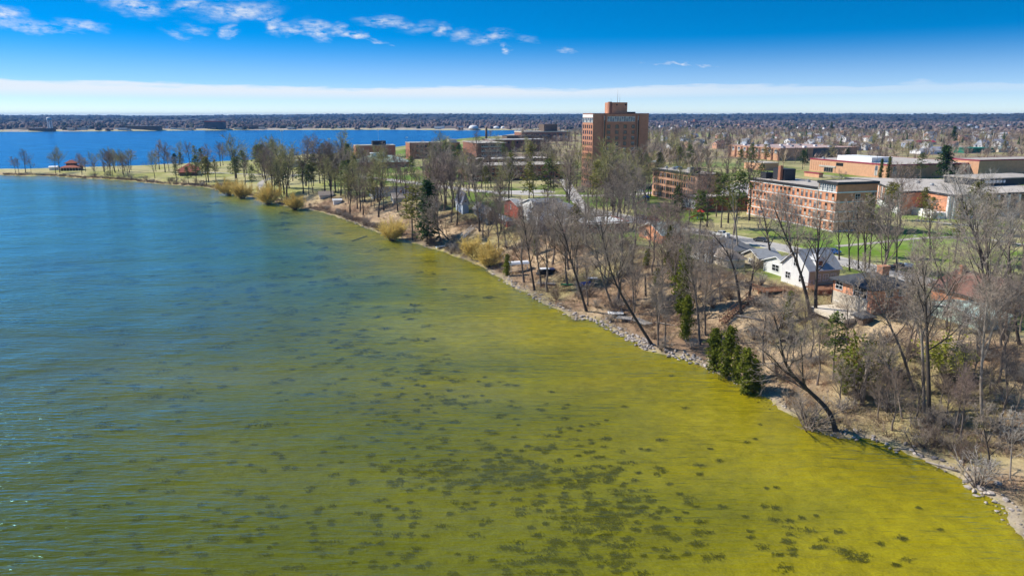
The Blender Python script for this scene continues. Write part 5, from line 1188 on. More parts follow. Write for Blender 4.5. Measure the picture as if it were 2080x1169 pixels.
def sect(n, r0, r1, a0, a1, f=None):
    out = []
    while len(out) < n:
        r_ = math.sqrt(RND.uniform(r0 * r0, r1 * r1)); a = R(RND.uniform(a0, a1)); x, y = r_ * math.sin(a), r_ * math.cos(a)
        if f is None or f(x, y): out.append((x, y))
    B = np.array(out); h, d, P, bk, Wd = HT(B[:, 0], B[:, 1], True); k = d > 6; return np.stack([B[k, 0], B[k, 1], h[k]], 1)
# ------------------------------------------------------------------ town houses, then the trees between them
TW = [WHITE, WHITE, CREAM, TANSD, BLUESD, BRICKP, WHITE, GREYM]; TR = [SHG, SHT, SHD, SHL, SHB, SHBL, SHG]
WNAMES = {'white_paint': 'white', 'cream_stucco': 'cream', 'tan_siding': 'tan', 'pale_blue_siding': 'pale blue', 'pink_brick': 'brick', 'grey_metal': 'grey'}
RNAMES = {'grey_shingle': 'grey', 'brown_grey': 'brown', 'taupe_shingle': 'taupe', 'dark_shingle': 'dark', 'light_grey_shingle': 'pale', 'brown_shingle': 'brown', 'blue_grey_shingle': 'blue grey'}
LIBH = {}
def town_house(px, py, w=None):
    p = GP(px, py)
    if p.y > 3000 or not clear(p.x, p.y, 8): return
    if any(abs(p.x - a) < 9 and abs(p.y - b) < 12 for a, b in TOWNH): return
    wm, rm = RND.choice(TW), RND.choice(TR); w = w or RND.uniform(8, 12); d = RND.uniform(8, 13); z = RND.choice([3.2, 5.6, 5.8]); rd = RND.choice('xy')
    t = thing('town_house', f'small {WNAMES[wm.name]} house with a {RNAMES[rm.name]} roof among the trees of the town', 'house', p, PHI + RND.choice([0, 0, .3]), f'{WNAMES[wm.name]} town houses with {RNAMES[rm.name]} roofs')
    put('wall', wallmesh(w, d, z, 2.8, rd, .5), wm, t); put('roof', roofmesh(w, d, 2.8, z, 'gable', .4, rd), [rm, WHITE], t)
    if p.y < 1100:
        for u in (.3, .7): win(t, 'L', d * u, z - 1.3, winmesh(1.3, 1.4, 'plain', WHITE)); win(t, 'F', w * u, z - 1.3, winmesh(1.3, 1.4, 'plain', WHITE))
    TOWNH.append((p.x, p.y)); FOOT.append((p, w, d))
for _ in range(420):
    py = 252 + 58 * RND.random() ** 1.5; town_house(RND.uniform(1325, 2080), py)
    if len(TOWNH) > 170: break
def special(label, name, cat, px, py, xr, H, hr, wall, roof, d=14, kind='gable', ridge='x'):
    N = GP(px, py); w = extent(N, E1, xr); t = thing(name, label, cat, N, PHI)
    put('wall', wallmesh(w, d, H, hr if kind == 'gable' else 0, ridge if kind == 'gable' else None), wall, t); put('roof', roofmesh(w, d, hr, H, kind, .5, ridge), [roof, roof], t); FOOT.append((N, w, d)); return t, w, d
special('long house with a bright maroon red roof in the town', 'town_house', 'house', 1862, 294, 1902, 3.2, 2.6, CREAM, MAROON)
special('white bungalow with a pale grey roof beside the green shop', 'town_house', 'house', 1870, 313, 1914, 3.2, 2.4, WHITE, SHL)
t, w, d = special('low dark green shop with white goods outside', 'shop', 'shop', 1958, 311, 2022, 5.0, .3, GREENW, GREENW, 22, 'hip')
special('pale green roofed shed beside the dark green shop', 'shed', 'shed', 2028, 309, 2066, 3.6, 2.2, CREAM, GREENRF, 14)
special('barn red house with dark roof beside the open field', 'town_house', 'house', 1964, 285, 1984, 4.5, 3, REDSD, SHD)
special('house with a green roof in the town trees', 'town_house', 'house', 1626, 275, 1656, 4, 3, CREAM, mat('green_roof', (.12, .27, .18), .8, .1, 1))
special('white gabled house above the maroon roofed one', 'town_house', 'house', 1888, 279, 1903, 6, 4, WHITE, SHG)
special('white gabled house right of the barn red one', 'town_house', 'house', 2040, 282, 2062, 4, 3, WHITE, SHT)
t, w, d = special('red brick block with a central tower far off in the town', 'brick_building', 'building', 1398, 252, 1444, 11, .5, BRICK, BRICK, 30, 'hip')
put('tower', MB().prism([(w*.28, 4), (w*.42, 4), (w*.42, 12), (w*.28, 12)], 8, 21), BRICK, t); put('end_block', MB().box(-9, -.1, 2, 20, 0, 13), CREAM, t)
t, w, d = special('second red brick block further right in the town', 'brick_building', 'building', 1502, 257, 1544, 9, .5, BRICKT, BRICK, 24, 'hip')
special('long low red brick block between town trees', 'brick_building', 'building', 1545, 259, 1567, 7, .4, BRICK, SHL, 20, 'hip')
special('pale hipped roof house close behind the brick tower', 'town_house', 'house', 1330, 318, 1362, 4, 3, BRICKP, SHBL, 20, 'hip')
nb = lambda x, y: clear(x, y, 2)
A = sect(2300, 560, 2100, 8.5, 42, nb); A2 = sect(500, 620, 1900, 0.5, 9, nb); A3 = sect(150, 500, 720, 7.5, 15, nb); A = np.concatenate([A, A2, A3]); n = len(A)
TOWNM = vcolmat('town_tree_twigs', 'tint', amt=.15, scale=.1)
stamp('town_trees', [far_tree_t(i) for i in range(6)], A, NPR.uniform(9, 16, n), tint(n, [(.36, .28, .225), (.30, .225, .18), (.39, .30, .235), (.42, .33, .22), (.26, .20, .16)]), TOWNM, label='bare trees filling the town like a brown wood')
A = sect(150, 620, 2200, 8.5, 42, nb); n = len(A)
stamp('town_evergreens', [far_con_t(i) for i in range(3)], A, NPR.uniform(8, 15, n), tint(n, [(.05, .075, .03), (.07, .085, .03)]), TOWNM, label='dark evergreens dotted through the town')
def clump_t(seed):
    r = random.Random(seed); b = MB()
    for k in range(3):
        cx, cy_ = r.uniform(-.5, .5), r.uniform(-.3, .3); n = 6; w = r.uniform(.3, .55); h = r.uniform(.5, 1.0)
        A_ = [(cx + math.cos(j * 1.047) * w * r.uniform(.7, 1.2), cy_ + math.sin(j * 1.047) * w * r.uniform(.7, 1.2), -.1) for j in range(n)]
        A_ += [(cx + math.cos(j * 1.047 + .5) * w * .6, cy_ + math.sin(j * 1.047 + .5) * w * .6, h * r.uniform(.6, 1.0)) for j in range(n)] + [(cx, cy_, h * r.uniform(.8, 1.1))]
        b.add(A_, [(j, (j + 1) % n, n + j) for j in range(n)] + [((j + 1) % n, n + (j + 1) % n, n + j) for j in range(n)] + [(n + j, n + (j + 1) % n, 2 * n) for j in range(n)])
    return arr(b)
FARM = vcolmat('far_wood', 'tint', amt=.15, scale=.02)
A = sect(5200, 2150, 4600, -46, 46); A = A[NPR.random(len(A)) < np.where(fbm(A[:, 0] / 260, A[:, 1] / 260, 71) > .44, 1, .45)]; n = len(A)
stamp('far_woods', [clump_t(i) for i in range(4)], A, NPR.uniform(11, 19, n), tint(n, [(.17, .125, .11), (.13, .10, .09), (.21, .16, .14), (.06, .07, .05)]), FARM, zs=NPR.uniform(.5, .85, n), label='brown leafless woods beyond the lake and town')
A = sect(4600, 4600, 11500, -46, 46); n = len(A)
stamp('far_forest', [clump_t(i + 7) for i in range(4)], A, NPR.uniform(26, 60, n), tint(n, [(.05, .055, .05), (.04, .05, .045), (.07, .065, .06)]), FARM, zs=NPR.uniform(.25, .4, n), label='dark forest on the distant hills')
# ------------------------------------------------------------------ the far shore
def fbox(label, name, cat, px, py, w, d, h, wall, roof, group=None, hr=.6):
    p = GP(px, py); t = thing(name, label, cat, p, 0, group)
    put('wall', MB().box(-w/2, w/2, 0, d, -1, h), wall, t); put('roof', MB().box(-w/2 - .5, w/2 + .5, -.5, d + .5, h, h + hr), roof, t); return t
t = fbox('dark glass hotel with a red roof edge on the far shore', 'hotel', 'hotel', 435, 262.6, 60, 24, 22, GREYSD, mat('red_edge', (.40, .07, .05), .7, .1, 1), hr=2.4)
for k in range(5): put('floor_band', MB().box(-30.2, 30.2, -.25, -.01, 3.6 * k + 3, 3.6 * k + 3.7), DARKM, t)
fbox('long dark apartment block left of the water tower base', 'apartment_block', 'apartments', 82, 265.6, 70, 18, 9, BROWNSD, SHG)
fbox('long dark lodge on the far shore between tower and hotel', 'lodge', 'lodge', 290, 264.2, 105, 18, 11, BROWNSD, SHL)
fbox('dark low block right of the hotel on the far shore', 'apartment_block', 'apartments', 515, 262.0, 62, 18, 9, BROWNSD, SHBL)
for i in range(46):
    px = RND.uniform(0, 1000); py = np.interp(px, [0, 300, 640, 1000], [266, 264.6, 262, 262]) - RND.random() ** 1.7 * 9
    m_ = RND.choice([WHITE, WHITE, CREAM, CREAM, GREYM, BRICKP]); nm = WNAMES[m_.name]
    fbox(f'tiny {nm} building across the lake', 'far_building', 'building', px, py, RND.uniform(10, 34), 10, RND.uniform(3.5, 6), m_, RND.choice([SHL, SHG, WHITE]), f'tiny {nm} buildings across the lake')
def dome(px, py, r, label):
    p = GP(px, py); b = MB(); P_ = []
    for i in range(6):
        a = i / 5 * math.pi / 2; b_ = [(math.cos(j / 14 * 2 * math.pi) * r * math.cos(a), math.sin(j / 14 * 2 * math.pi) * r * math.cos(a), r * .62 * math.sin(a) + 1.5) for j in range(14)]; P_ += b_
    b.add(P_, [(i*14+j, i*14+(j+1) % 14, (i+1)*14+(j+1) % 14, (i+1)*14+j) for i in range(5) for j in range(14)], 0, True)
    t = thing('dome_building', label, 'dome', p); put('dome', b, WHITE, t); put('wall', MB().prism([(math.cos(j/14*6.2832)*r, math.sin(j/14*6.2832)*r) for j in range(14)], -1, 1.5), CREAM, t)
dome(962, 262, 16, 'largest white dome on the far shore'); dome(1008, 261.5, 10, 'middle white dome on the far shore'); dome(1022, 261.5, 8, 'smallest white dome on the far shore')
p = GP(103, 266); t = thing('water_tower', 'white water tower on legs rising from the far shore', 'water tower', p); h = 41.0
for k in range(6): a = k * 1.0472 + .3; put('leg', MB().tube([(math.cos(a) * 6.4, math.sin(a) * 6.4, -1), (math.cos(a) * 5.6, math.sin(a) * 5.6, h - 9)], [.75, .7], 6), WHITE, t)
b = MB(); prof = [(.5, h - 11.5), (5.5, h - 10), (7.2, h - 7.5), (7.2, h - 3), (5.5, h - .9), (.3, h)]
b.add([(math.cos(j / 16 * 6.2832) * r_, math.sin(j / 16 * 6.2832) * r_, z_) for r_, z_ in prof for j in range(16)], [(i*16+j, i*16+(j+1) % 16, (i+1)*16+(j+1) % 16, (i+1)*16+j) for i in range(5) for j in range(16)], 0, True)
put('tank', b, WHITE, t); put('riser', MB().tube([(0, 0, -1), (0, 0, h - 11)], 1.0, 8), WHITE, t); put('walkway', MB().tube([(0, 0, h - 8.2), (0, 0, h - 7.6)], 8.0, 16, cap=True), GREYM, t)

# ------------------------------------------------------------------ vehicles
def car_meshes(kind, L, Wd, hb, hr, prof, cab, paintm):
    b = MB(); n = len(prof)
    for y, sgn in ((-Wd / 2, 1), (Wd / 2, -1)): b.add([(x, y, z) for x, z in prof], [tuple(range(n))[::sgn]])
    A = [(x, -Wd / 2, z) for x, z in prof] + [(x, Wd / 2, z) for x, z in prof]
    b.add(A, [(i, n + i, n + (i + 1) % n, (i + 1) % n) for i in range(n)])
    c = MB(); g = MB(); m = len(cab); k = .86
    top = [q for q in cab]; B = [(x, -Wd / 2 * (.97 if z <= hb + .02 else k), z) for x, z in cab] + [(x, Wd / 2 * (.97 if z <= hb + .02 else k), z) for x, z in cab]
    c.add(B, [(i, m + i, m + (i + 1) % m, (i + 1) % m) for i in range(m)]); c.add(B, [tuple(range(m)), tuple(range(2 * m - 1, m - 1, -1))])
    # glass, a little proud of the cabin
    for s in (-1, 1):
        zz0, zz1 = hb + .08, hr - .10; f = lambda z: (Wd / 2 * (.97 + (k - .97) * (z - hb) / (hr - hb)) + .015) * s
        x0, x1, x2, x3 = cab[0][0], cab[1][0], cab[2][0], cab[3][0]
        n_ = 3 if kind != 'sedan' else 2
        lo0, lo1 = x0 + .28, x3 - .2; hi0, hi1 = x1 + .12, x2 - .12
        for q in range(n_):
            a0, a1 = lo0 + (lo1 - lo0) * q / n_ + .04, lo0 + (lo1 - lo0) * (q + 1) / n_ - .04; c0, c1 = hi0 + (hi1 - hi0) * q / n_ + .04, hi0 + (hi1 - hi0) * (q + 1) / n_ - .04
            g.add([(a0, f(zz0), zz0), (a1, f(zz0), zz0), (c1, f(zz1), zz1), (c0, f(zz1), zz1)], [(0, 1, 2, 3)])
    for (xa, za), (xb, zb), o in ((cab[0], cab[1], -.02), (cab[3], cab[2], .02)):
        w0, w1 = Wd / 2 * .9, Wd / 2 * .8; g.add([(xa + (xb - xa) * .1 + o, -w0, za + .08), (xa + (xb - xa) * .1 + o, w0, za + .08), (xb - (xb - xa) * .1 + o, w1, zb - .08), (xb - (xb - xa) * .1 + o, -w1, zb - .08)], [(0, 1, 2, 3)])
    wh = MB(); wh.tube([(0, -.11, 0), (0, .11, 0)], .36, 14, 0, cap=True); wh.tube([(0, -.125, 0), (0, .125, 0)], .2, 10, 1, cap=True)
    return b.mesh('body', [paintm]), c.mesh('cabin', [paintm]), g.mesh('window', [GLASS]), wh
WHEEL = None
LAMPM = mat('lamp_lens', (.8, .78, .7), .2, .02); REDL = mat('tail_lens', (.35, .02, .02), .3, .05)
def car(kind, label, px, py, paintm, rz, group=None, cat='car', name='parked_car', topper=False):
    global WHEEL
    if kind == 'sedan': L, Wd, hb, hr = 4.6, 1.8, .95, 1.45; prof = [(-2.3, .3), (2.3, .3), (2.32, .7), (2.2, .92), (1.2, .95), (-1.3, .95), (-2.2, .88), (-2.32, .6)]; cab = [(-1.5, .94), (-.6, 1.45), (.9, 1.45), (1.75, .94)]
    elif kind == 'suv': L, Wd, hb, hr = 4.9, 1.95, 1.1, 1.8; prof = [(-2.45, .35), (2.45, .35), (2.47, .8), (2.42, 1.1), (-1.3, 1.1), (-2.3, 1.05), (-2.47, .7)]; cab = [(-1.35, 1.09), (-.75, 1.8), (2.1, 1.8), (2.4, 1.09)]
    else: L, Wd, hb, hr = 5.7, 2.0, 1.15, 1.85; prof = [(-2.85, .4), (2.85, .4), (2.87, .8), (2.85, 1.15), (-1.6, 1.15), (-2.7, 1.1), (-2.87, .7)]; cab = [(-1.65, 1.14), (-1.0, 1.85), (.55, 1.85), (.8, 1.14)]
    p = GP(px, py); p.z += .1; t = thing(name, label, cat, p, rz, group); bm_, cm, gm, wh = car_meshes(kind, L, Wd, hb, hr, prof, cab, paintm)
    if WHEEL is None: WHEEL = wh.mesh('wheel', [BLACK, GREYM])
    link('body', bm_, t); link('cabin', cm, t); link('window', gm, t)
    for sx in (-.31, .31):
        for sy in (-1, 1): link('wheel', WHEEL, t, (L * sx, sy * (Wd / 2 - .08), .36))
    for sy in (-1, 1):
        put('headlight', MB().box(-L/2 - .04, -L/2 + .06, sy * Wd * .38 - .18, sy * Wd * .38 + .18, hb - .32, hb - .14), LAMPM, t)
        put('tail_light', MB().box(L/2 - .06, L/2 + .05, sy * Wd * .42 - .1, sy * Wd * .42 + .1, hb - .35, hb - .05), REDL, t)
    put('bumper', MB().box(-L/2 - .08, -L/2 + .1, -Wd * .46, Wd * .46, .34, .52).box(L/2 - .1, L/2 + .08, -Wd * .46, Wd * .46, .34, .52), DARKM, t)
    if kind == 'pickup':
        if topper: put('bed_topper', MB().box(.85, 2.8, -.92, .92, 1.15, 1.8), WHITE, t)
        else: put('truck_bed', MB().box(.95, 2.7, -.85, .85, 1.0, 1.16), BLACK, t)
    return t
S_ = PHI + math.pi / 2 + .12
DK = paint('charcoal_paint', (.05, .055, .06)); SV = paint('silver_paint', (.35, .36, .37)); WP = paint('white_car_paint', (.72, .72, .72)); BL = paint('blue_car_paint', (.03, .14, .45)); RP = paint('red_car_paint', (.5, .03, .04)); NV = paint('slate_car_paint', (.10, .13, .20)); GP_ = paint('gold_car_paint', (.36, .30, .2))
S1 = S_ + .28
car('pickup', 'white pickup truck parked on the street behind the grey hipped house', 1464, 480, WP, S1, cat='truck', name='pickup_truck')
car('sedan', 'dark grey car parked on the street right of the white pickup', 1546, 491, DK, S1)
car('sedan', 'bright blue car on the street behind the white house', 1690, 515, BL, S1 + .1)
car('pickup', 'dark pickup with a pale bed cover on the street behind the brick split level house', 1828, 549, DK, math.atan2((GP(1850, 549) - GP(1803, 546)).y, (GP(1850, 549) - GP(1803, 546)).x), cat='truck', name='pickup_truck', topper=True)
car('suv', 'slate blue car beside the red car near the playground', 1304, 446, NV, S1)
car('suv', 'red car beside the slate blue one near the playground', 1328, 449, RP, S1)
for i, (k, px, py, m_, l) in enumerate([('sedan', 857, 342, DK, 'dark car left of the low windowless brick block'), ('sedan', 869, 340, WP, 'white car left of the low windowless brick block'), ('suv', 1129, 373, SV, 'silver car at the right end of the long brick hall'), ('suv', 1172, 341, DK, 'dark car left of the brick tower'), ('sedan', 1180, 390, GP_, 'gold car on the campus street left of the tower foot'),
     ('sedan', 1257, 389, DK, 'dark car at the foot of the brick tower'), ('suv', 1285, 389, DK, 'black car on the campus street right of the tower foot'), ('sedan', 1301, 391, SV, 'silver car on the campus street right of the black one'), ('sedan', 692, 353, DK, 'dark car on the lane of the point'), ('sedan', 1489, 395, DK, 'charcoal car at the back of the car park between the dormitories'),
     ('sedan', 1497, 400, NV, 'slate car in the middle of the car park between the dormitories'), ('sedan', 1507, 384, SV, 'silver car in the car park between the dormitories'), ('suv', 1524, 347, DK, 'dark car in front of the gymnasium piers')]):
    car(k, l, px, py, m_, S_ - .6 + (i % 3) * .8)

# ------------------------------------------------------------------ small things by the water and on the lawns
def stair(label, px0, py0, px1, py1, wd, m, n, railm, both=False, open_=False):
    a, b = GP(px0, py0), GP(px1, py1); up = max(0.0, max(hz(*(a.lerp(b, q / 8)[:2])) - a.lerp(b, q / 8).z for q in range(9))) + .25; a.z += up; b.z += up; v = b - a; L = Vector((v.x, v.y, 0)).length; rz = math.atan2(v.y, v.x); t = thing('stairway', label, 'stairs', a, rz)
    me = MB().box(0, L / n * .62, -wd / 2, wd / 2, -.06, .06).mesh('tread', m)
    for i in range(n): link('tread', me, t, (L * (i + .2) / n, 0, v.z * (i + .6) / n + .35))
    for s in (-1, 1): put('stringer', MB().tube([(0, s * wd / 2, .15), (L, s * wd / 2, v.z + .35)], .11, 4), m, t)
    for s in ((-1, 1) if both else (1,)):
        r = MB(); r.tube([(0, s * wd / 2, 1.15), (L, s * wd / 2, v.z + 1.35)], .07, 4)
        for i in range(8): f = i / 7; r.tube([(L * f, s * wd / 2, v.z * f + .1), (L * f, s * wd / 2, v.z * f + 1.2)], .05, 4)
        put('handrail', r, railm, t)
    for f in (.25, .5, .75): put('post', MB().box(L * f - .08, L * f + .08, -wd / 2, -wd / 2 + .16, v.z * f - 1.2, v.z * f + .3).box(L * f - .08, L * f + .08, wd / 2 - .16, wd / 2, v.z * f - 1.2, v.z * f + .3), m, t)
    return t
stair('brown wooden stairway climbing the bank', 1466, 660, 1530, 606, 1.5, WOOD, 17, WOOD)
stair('white railed stairway above the dark boat at the water', 938, 487, 962, 466, 1.6, WOODG, 11, WHITE, True)
p = GP(1560, 592); t = thing('landing_deck', 'small brown railed deck at the top of the brown stairway', 'deck', p, PHI); deck(t, -2.5, 3.5, -2, 2.4, .5, WOOD, .5, 1.5); railing(t, [(-2.5, 2.4, .5), (-2.5, -2, .5), (3.5, -2, .5)], m=WOOD)
def dock(label, px, py, rz, n=14, L=2.4, z=.6, tilt=0, m=WOODG):
    p = GP(px, py); t = thing('dock_section', label, 'dock', p, rz); me = MB().box(-L / 2, L / 2, 0, .3, -.04, .04).mesh('plank', m)
    for i in range(n): link('plank', me, t, (0, i * .38, z + tilt * i * .38))
    for s in (-1, 1): put('beam', MB().tube([(s * L * .42, 0, z - .12), (s * L * .42, n * .38, z - .12 + tilt * n * .38)], .08, 4), GREYM, t)
    for s in (-1, 1):
        for q in (.1, .9): put('leg', MB().tube([(s * L * .45, n * .38 * q, -.3), (s * L * .45, n * .38 * q, z + .9 + tilt * n * .38 * q)], .05, 5), GREYM, t)
dock('grey dock section nearest the leaning tree on the rocky shore', 1318, 663, .5, 14); dock('grey dock section in the middle of three stacked ashore', 1292, 652, 1.2, 12); dock('pale dock section lying leftmost of three ashore', 1266, 640, 1.5, 10, m=WHITE)
dock('slim grey dock section lying on the small green clearing', 1128, 578, 1.4, 14, 1.4, .4)
def hullmesh(L, B, D, m, inside=None):
    b = MB(); S = []
    for i in range(9):
        x = -L / 2 + L * i / 8; w = B / 2 * (math.sin(math.pi * min(1, .12 + .88 * (1 - i / 8))) ** .55 if i > 3 else (.82 + .06 * i)); w = max(.02, w) if i < 8 else .02
        k = .2 * (i / 8) ** 3 * D; S.append([(x, -w, D + k), (x, -w * .75, D * .35 + k), (x, 0, 0 + k * 1.5), (x, w * .75, D * .35 + k), (x, w, D + k)])
    A = [q for s in S for q in s]; b.add(A, [(i*5+j, i*5+j+1, (i+1)*5+j+1, (i+1)*5+j) for i in range(8) for j in range(4)], 0, True); b.add(S[0], [(0, 1, 2, 3, 4)])
    dz = [(s[0][0], s[0][1] * .9, s[0][2] - .12) for s in S] + [(s[4][0], s[4][1] * .9, s[4][2] - .12) for s in S]
    b.add(dz, [(i, i + 1, 9 + i + 1, 9 + i) for i in range(8)], 1); return b
def boat(label, px, py, L, B, D, hull, inner, rz, extra=None, name='boat', lift=0, cat='boat'):
    p = GP(px, py); p.z += lift; t = thing(name, label, cat, p, rz); put('hull', hullmesh(L, B, D, hull), [hull, inner], t)
    if extra: extra(t)
    return t
BLUET = mat('blue_tarp', (.03, .10, .42), .6, .15, 1.5); GREENP = mat('green_plastic', (.06, .30, .16), .5, .1, 1)
def pontoon(t): put('cover', MB().box(-2.8, 2.6, -1.15, 1.15, .7, 1.5), BLACK, t); put('canopy', MB().box(-2.2, .4, -1.1, 1.1, 1.9, 2.05), WHITE, t); put('seat_back', MB().box(.6, 2.2, -1, 1, 1.5, 1.9), mat('navy_vinyl', (.04, .05, .12), .5, .1, 1), t)
boat('black covered pontoon boat with a white canopy pulled up ashore', 1112, 558, 6.6, 2.5, .7, DARKM, DARKM, .25, pontoon)
boat('small boat under a blue tarp on the clearing', 1189, 580, 4.2, 1.6, .7, BLUET, BLUET, .5, lambda t: put('tarp', roofmesh(3.2, 1.4, .5, .75, 'gable', .1, 'x'), [BLUET, BLUET], t, (-1.7, -.7, 0)))
boat('white upturned rowing boat above the blue tarp boat', 1208, 568, 4.6, 1.5, .6, WHITE, WHITE, -.2)
boat('green canoe lying on the clearing left of the blue tarp boat', 1155, 580, 4.4, .9, .45, GREENP, GREENP, -.15, name='canoe', cat='canoe')
boat('white rowing boat on the dark shore below the white railed stairway', 897, 503, 4.2, 1.5, .6, WHITE, GLASSB, .5)
boat('dark covered boat at the water below the white railed stairway', 920, 502, 5.5, 2.2, .7, DARKM, BLACK, .4, lambda t: put('cover', roofmesh(4.4, 1.9, .7, .7, 'gable', .1, 'x'), [BLACK, BLACK], t, (-2.4, -.95, 0)))
p = GP(1052, 552); t = thing('boat_lift', 'white boat lift with a curved canopy on the shore', 'boat lift', p, .3)
for x in (-2.6, 2.6):
    for y in (-1.4, 1.4): put('leg', MB().tube([(x, y, -.4), (x, y, 2.8)], .09, 5), WHITE, t)
b = MB(); k = [(-1.6, 2.7), (-1.1, 3.25), (0, 3.5), (1.1, 3.25), (1.6, 2.7)]
b.add([(x, y, z) for x in (-3.2, 3.2) for y, z in k], [(i, i + 1, 6 + i, 5 + i) for i in range(4)]); put('canopy', b, WHITE, t); put('cradle', MB().box(-2.6, 2.6, -1.4, -1.2, .5, .65).box(-2.6, 2.6, 1.2, 1.4, .5, .65), GREYM, t)
def lamp(px, py, top, label, name='street_lamp', cat='street lamp', arm=1.2, m=GREYM, r=.1):
    p = GP(px, py); H = px_h(p, top); t = thing(name, label, cat, p, RND.uniform(0, 6)); put('pole', MB().tube([(0, 0, -.3), (0, 0, H)], [r, r * .6], 6, cap=True), m, t)
    put('lamp_head', MB().box(-.05, arm, -.12, .12, H - .12, H + .08), m, t); put('base', MB().tube([(0, 0, -.1), (0, 0, .4)], r * 2, 6, cap=True), CONC, t)
lamp(1777, 366, 316, 'tall dark pole beside the column shaped evergreens', arm=.6, m=DARKM); lamp(2022, 364, 344, 'short lamp on the lawn behind the corner hall', m=DARKM); lamp(1288, 436, 398, 'thin lamp by the street near the playground', r=.07); lamp(1849, 540, 478, 'thin grey pole on the lawn behind the dark pickup'); lamp(1859, 562, 490, 'dark pole at the kerb behind the dark pickup', m=BARKD, arm=.3); lamp(1976, 284, 270, 'pale lamp standing by the barn red house'); lamp(1520, 452, 425, 'thin pole with lamp on the playing ground', r=.07)
for px, py, top, l in ((577, 332, 266, 'leftmost tall'), (554, 330, 281, 'left of the tallest mast, a shorter'), (671, 328, 282, 'middle'), (706, 318, 276, 'right of the middle mast, a'), (770, 318, 264, 'tallest right'), (827, 300, 279, 'mast by the brick classroom hall, a'), (981, 290, 277, 'far right')):
    p = GP(px, py); H = px_h(p, top); t = thing('floodlight_mast', l + ' floodlight mast with white lamps at the playing field', 'floodlight', p); put('pole', MB().tube([(0, 0, -.3), (0, 0, H)], [.12, .08], 5), GREYM, t)
    for q in range(4): put('lamp', MB().box(-1.5 + .8 * q, -.9 + .8 * q, -.35, .15, H - .5 + .3 * (q % 2), H + .3 + .3 * (q % 2)), WHITE, t)
PLR = mat('red_plastic', (.55, .05, .03), .5, .08, 1); PLB = mat('blue_plastic', (.04, .12, .35), .5, .08, 1); PLY = mat('yellow_plastic', (.6, .5, .05), .5, .08, 1)
def playset(px, py, label, roof):
    p = GP(px, py); t = thing('play_structure', label, 'playground slide', p, RND.uniform(-.4, .4)); 
    for x in (-1, 1):
        for y in (-1, 1): put('post', MB().tube([(x, y, -.2), (x, y, 3.2)], .09, 5), PLB, t)
    put('platform', MB().box(-1.1, 1.1, -1.1, 1.1, 1.4, 1.55), PLB, t)
    if roof: put('roof', roofmesh(2.6, 2.6, 1.0, 3.2, 'hip', .1), [roof, roof], t, (-1.3, -1.3, 0))
    b = MB(); b.add([(-1.1, -.5, 1.6), (-1.1, .5, 1.6), (-4.2, .5, .2), (-4.2, -.5, .2)], [(0, 1, 2, 3)])
    for s in (-.5, .5): b.add([(-1.1, s, 1.6), (-4.2, s, .2), (-4.2, s, .65), (-1.1, s, 2.1)], [(0, 1, 2, 3)])
    put('slide', b, PLR, t); put('ladder', MB().tube([(1.1, -.4, 1.5), (2.0, -.4, 0)], .06, 4).tube([(1.1, .4, 1.5), (2.0, .4, 0)], .06, 4), PLY, t)
playset(1312, 414, 'red slide with blue posts on the lawn right of the tower', PLB); playset(1422, 446, 'red slide under a red roof beside the low dark hall', PLR)
p = GP(1538, 452); t = thing('flag_pole', 'pole with a small blue banner on the playing ground', 'flag pole', p); put('pole', MB().tube([(0, 0, 0), (0, 0, 4.6)], .06, 5), GREYM, t); put('banner', MB().box(.06, 1.7, -.03, .03, 3.6, 4.5), PLB, t)
p = GP(1497, 455); t = thing('play_post', 'yellow topped post on the playing ground', 'post', p); put('post', MB().tube([(0, 0, 0), (0, 0, 3.6)], .08, 5), GREYM, t); put('cap', MB().box(-.5, .5, -.3, .3, 3.3, 3.9), PLY, t)
def fence(label, pts, h, m, gap=2.2):
    P_ = [GP(*q) for q in pts]; t = thing('fence', label, 'fence', P_[0])
    for a, b in zip(P_, P_[1:]):
        a, b = a - P_[0], b - P_[0]; n = max(1, int((b - a).length / gap))
        for i in range(n):
            u, v = a.lerp(b, i / n), a.lerp(b, (i + 1) / n); put('post', MB().tube([u + Vector((0, 0, -.5)), u + Vector((0, 0, h + .1))], .07, 5), m, t)
            for z in (.35, .7, 1.0): put('rail', MB().tube([u + Vector((0, 0, h * z)), v + Vector((0, 0, h * z))], .045, 4), m, t)
fence('grey wooden fence along the lawn beside the playground', [(1450, 468), (1490, 462), (1540, 466), (1585, 472)], 1.5, WOODG)
fence('weathered rail fence beside the grey snag on the bank', [(1722, 795), (1752, 797), (1785, 795)], 1.7, BARKP)
fence('dark fence at the right edge below the brown roofed house', [(2052, 668), (2080, 664)], 1.4, DARKM)
p = GP(1713, 694); t = thing('picnic_table', 'black picnic table lying on the slope below the brown shed', 'table', p, .5)
put('tabletop', MB().box(-1.1, 1.1, -.4, .4, .7, .78), BLACK, t)
for s in (-1, 1): put('bench', MB().box(-1.1, 1.1, s * .75 - .15, s * .75 + .15, .42, .48), BLACK, t); put('leg', MB().tube([(s * .8, -.7, -.2), (s * .8, .1, .72)], .06, 4).tube([(s * .8, .7, -.2), (s * .8, -.1, .72)], .06, 4), BLACK, t)

# ------------------------------------------------------------------ the air
hm = bpy.data.materials.new('haze'); hm.use_nodes = True; nt = hm.node_tree; nt.nodes.clear()
pv = nd(nt, 'ShaderNodeVolumePrincipled'); pv.inputs['Color'].default_value = (.20, .48, 1.0, 1); pv.inputs['Density'].default_value = HAZE; pv.inputs['Anisotropy'].default_value = 0.1
o_ = nd(nt, 'ShaderNodeOutputMaterial'); nt.links.new(pv.outputs[0], o_.inputs['Volume'])
o_ = put('haze', MB().box(-14000, 14000, -400, 15500, -4, 72), hm); tag(o_, 'thin blue haze over the lake and land', None, kind='stuff')
o_.visible_shadow = True

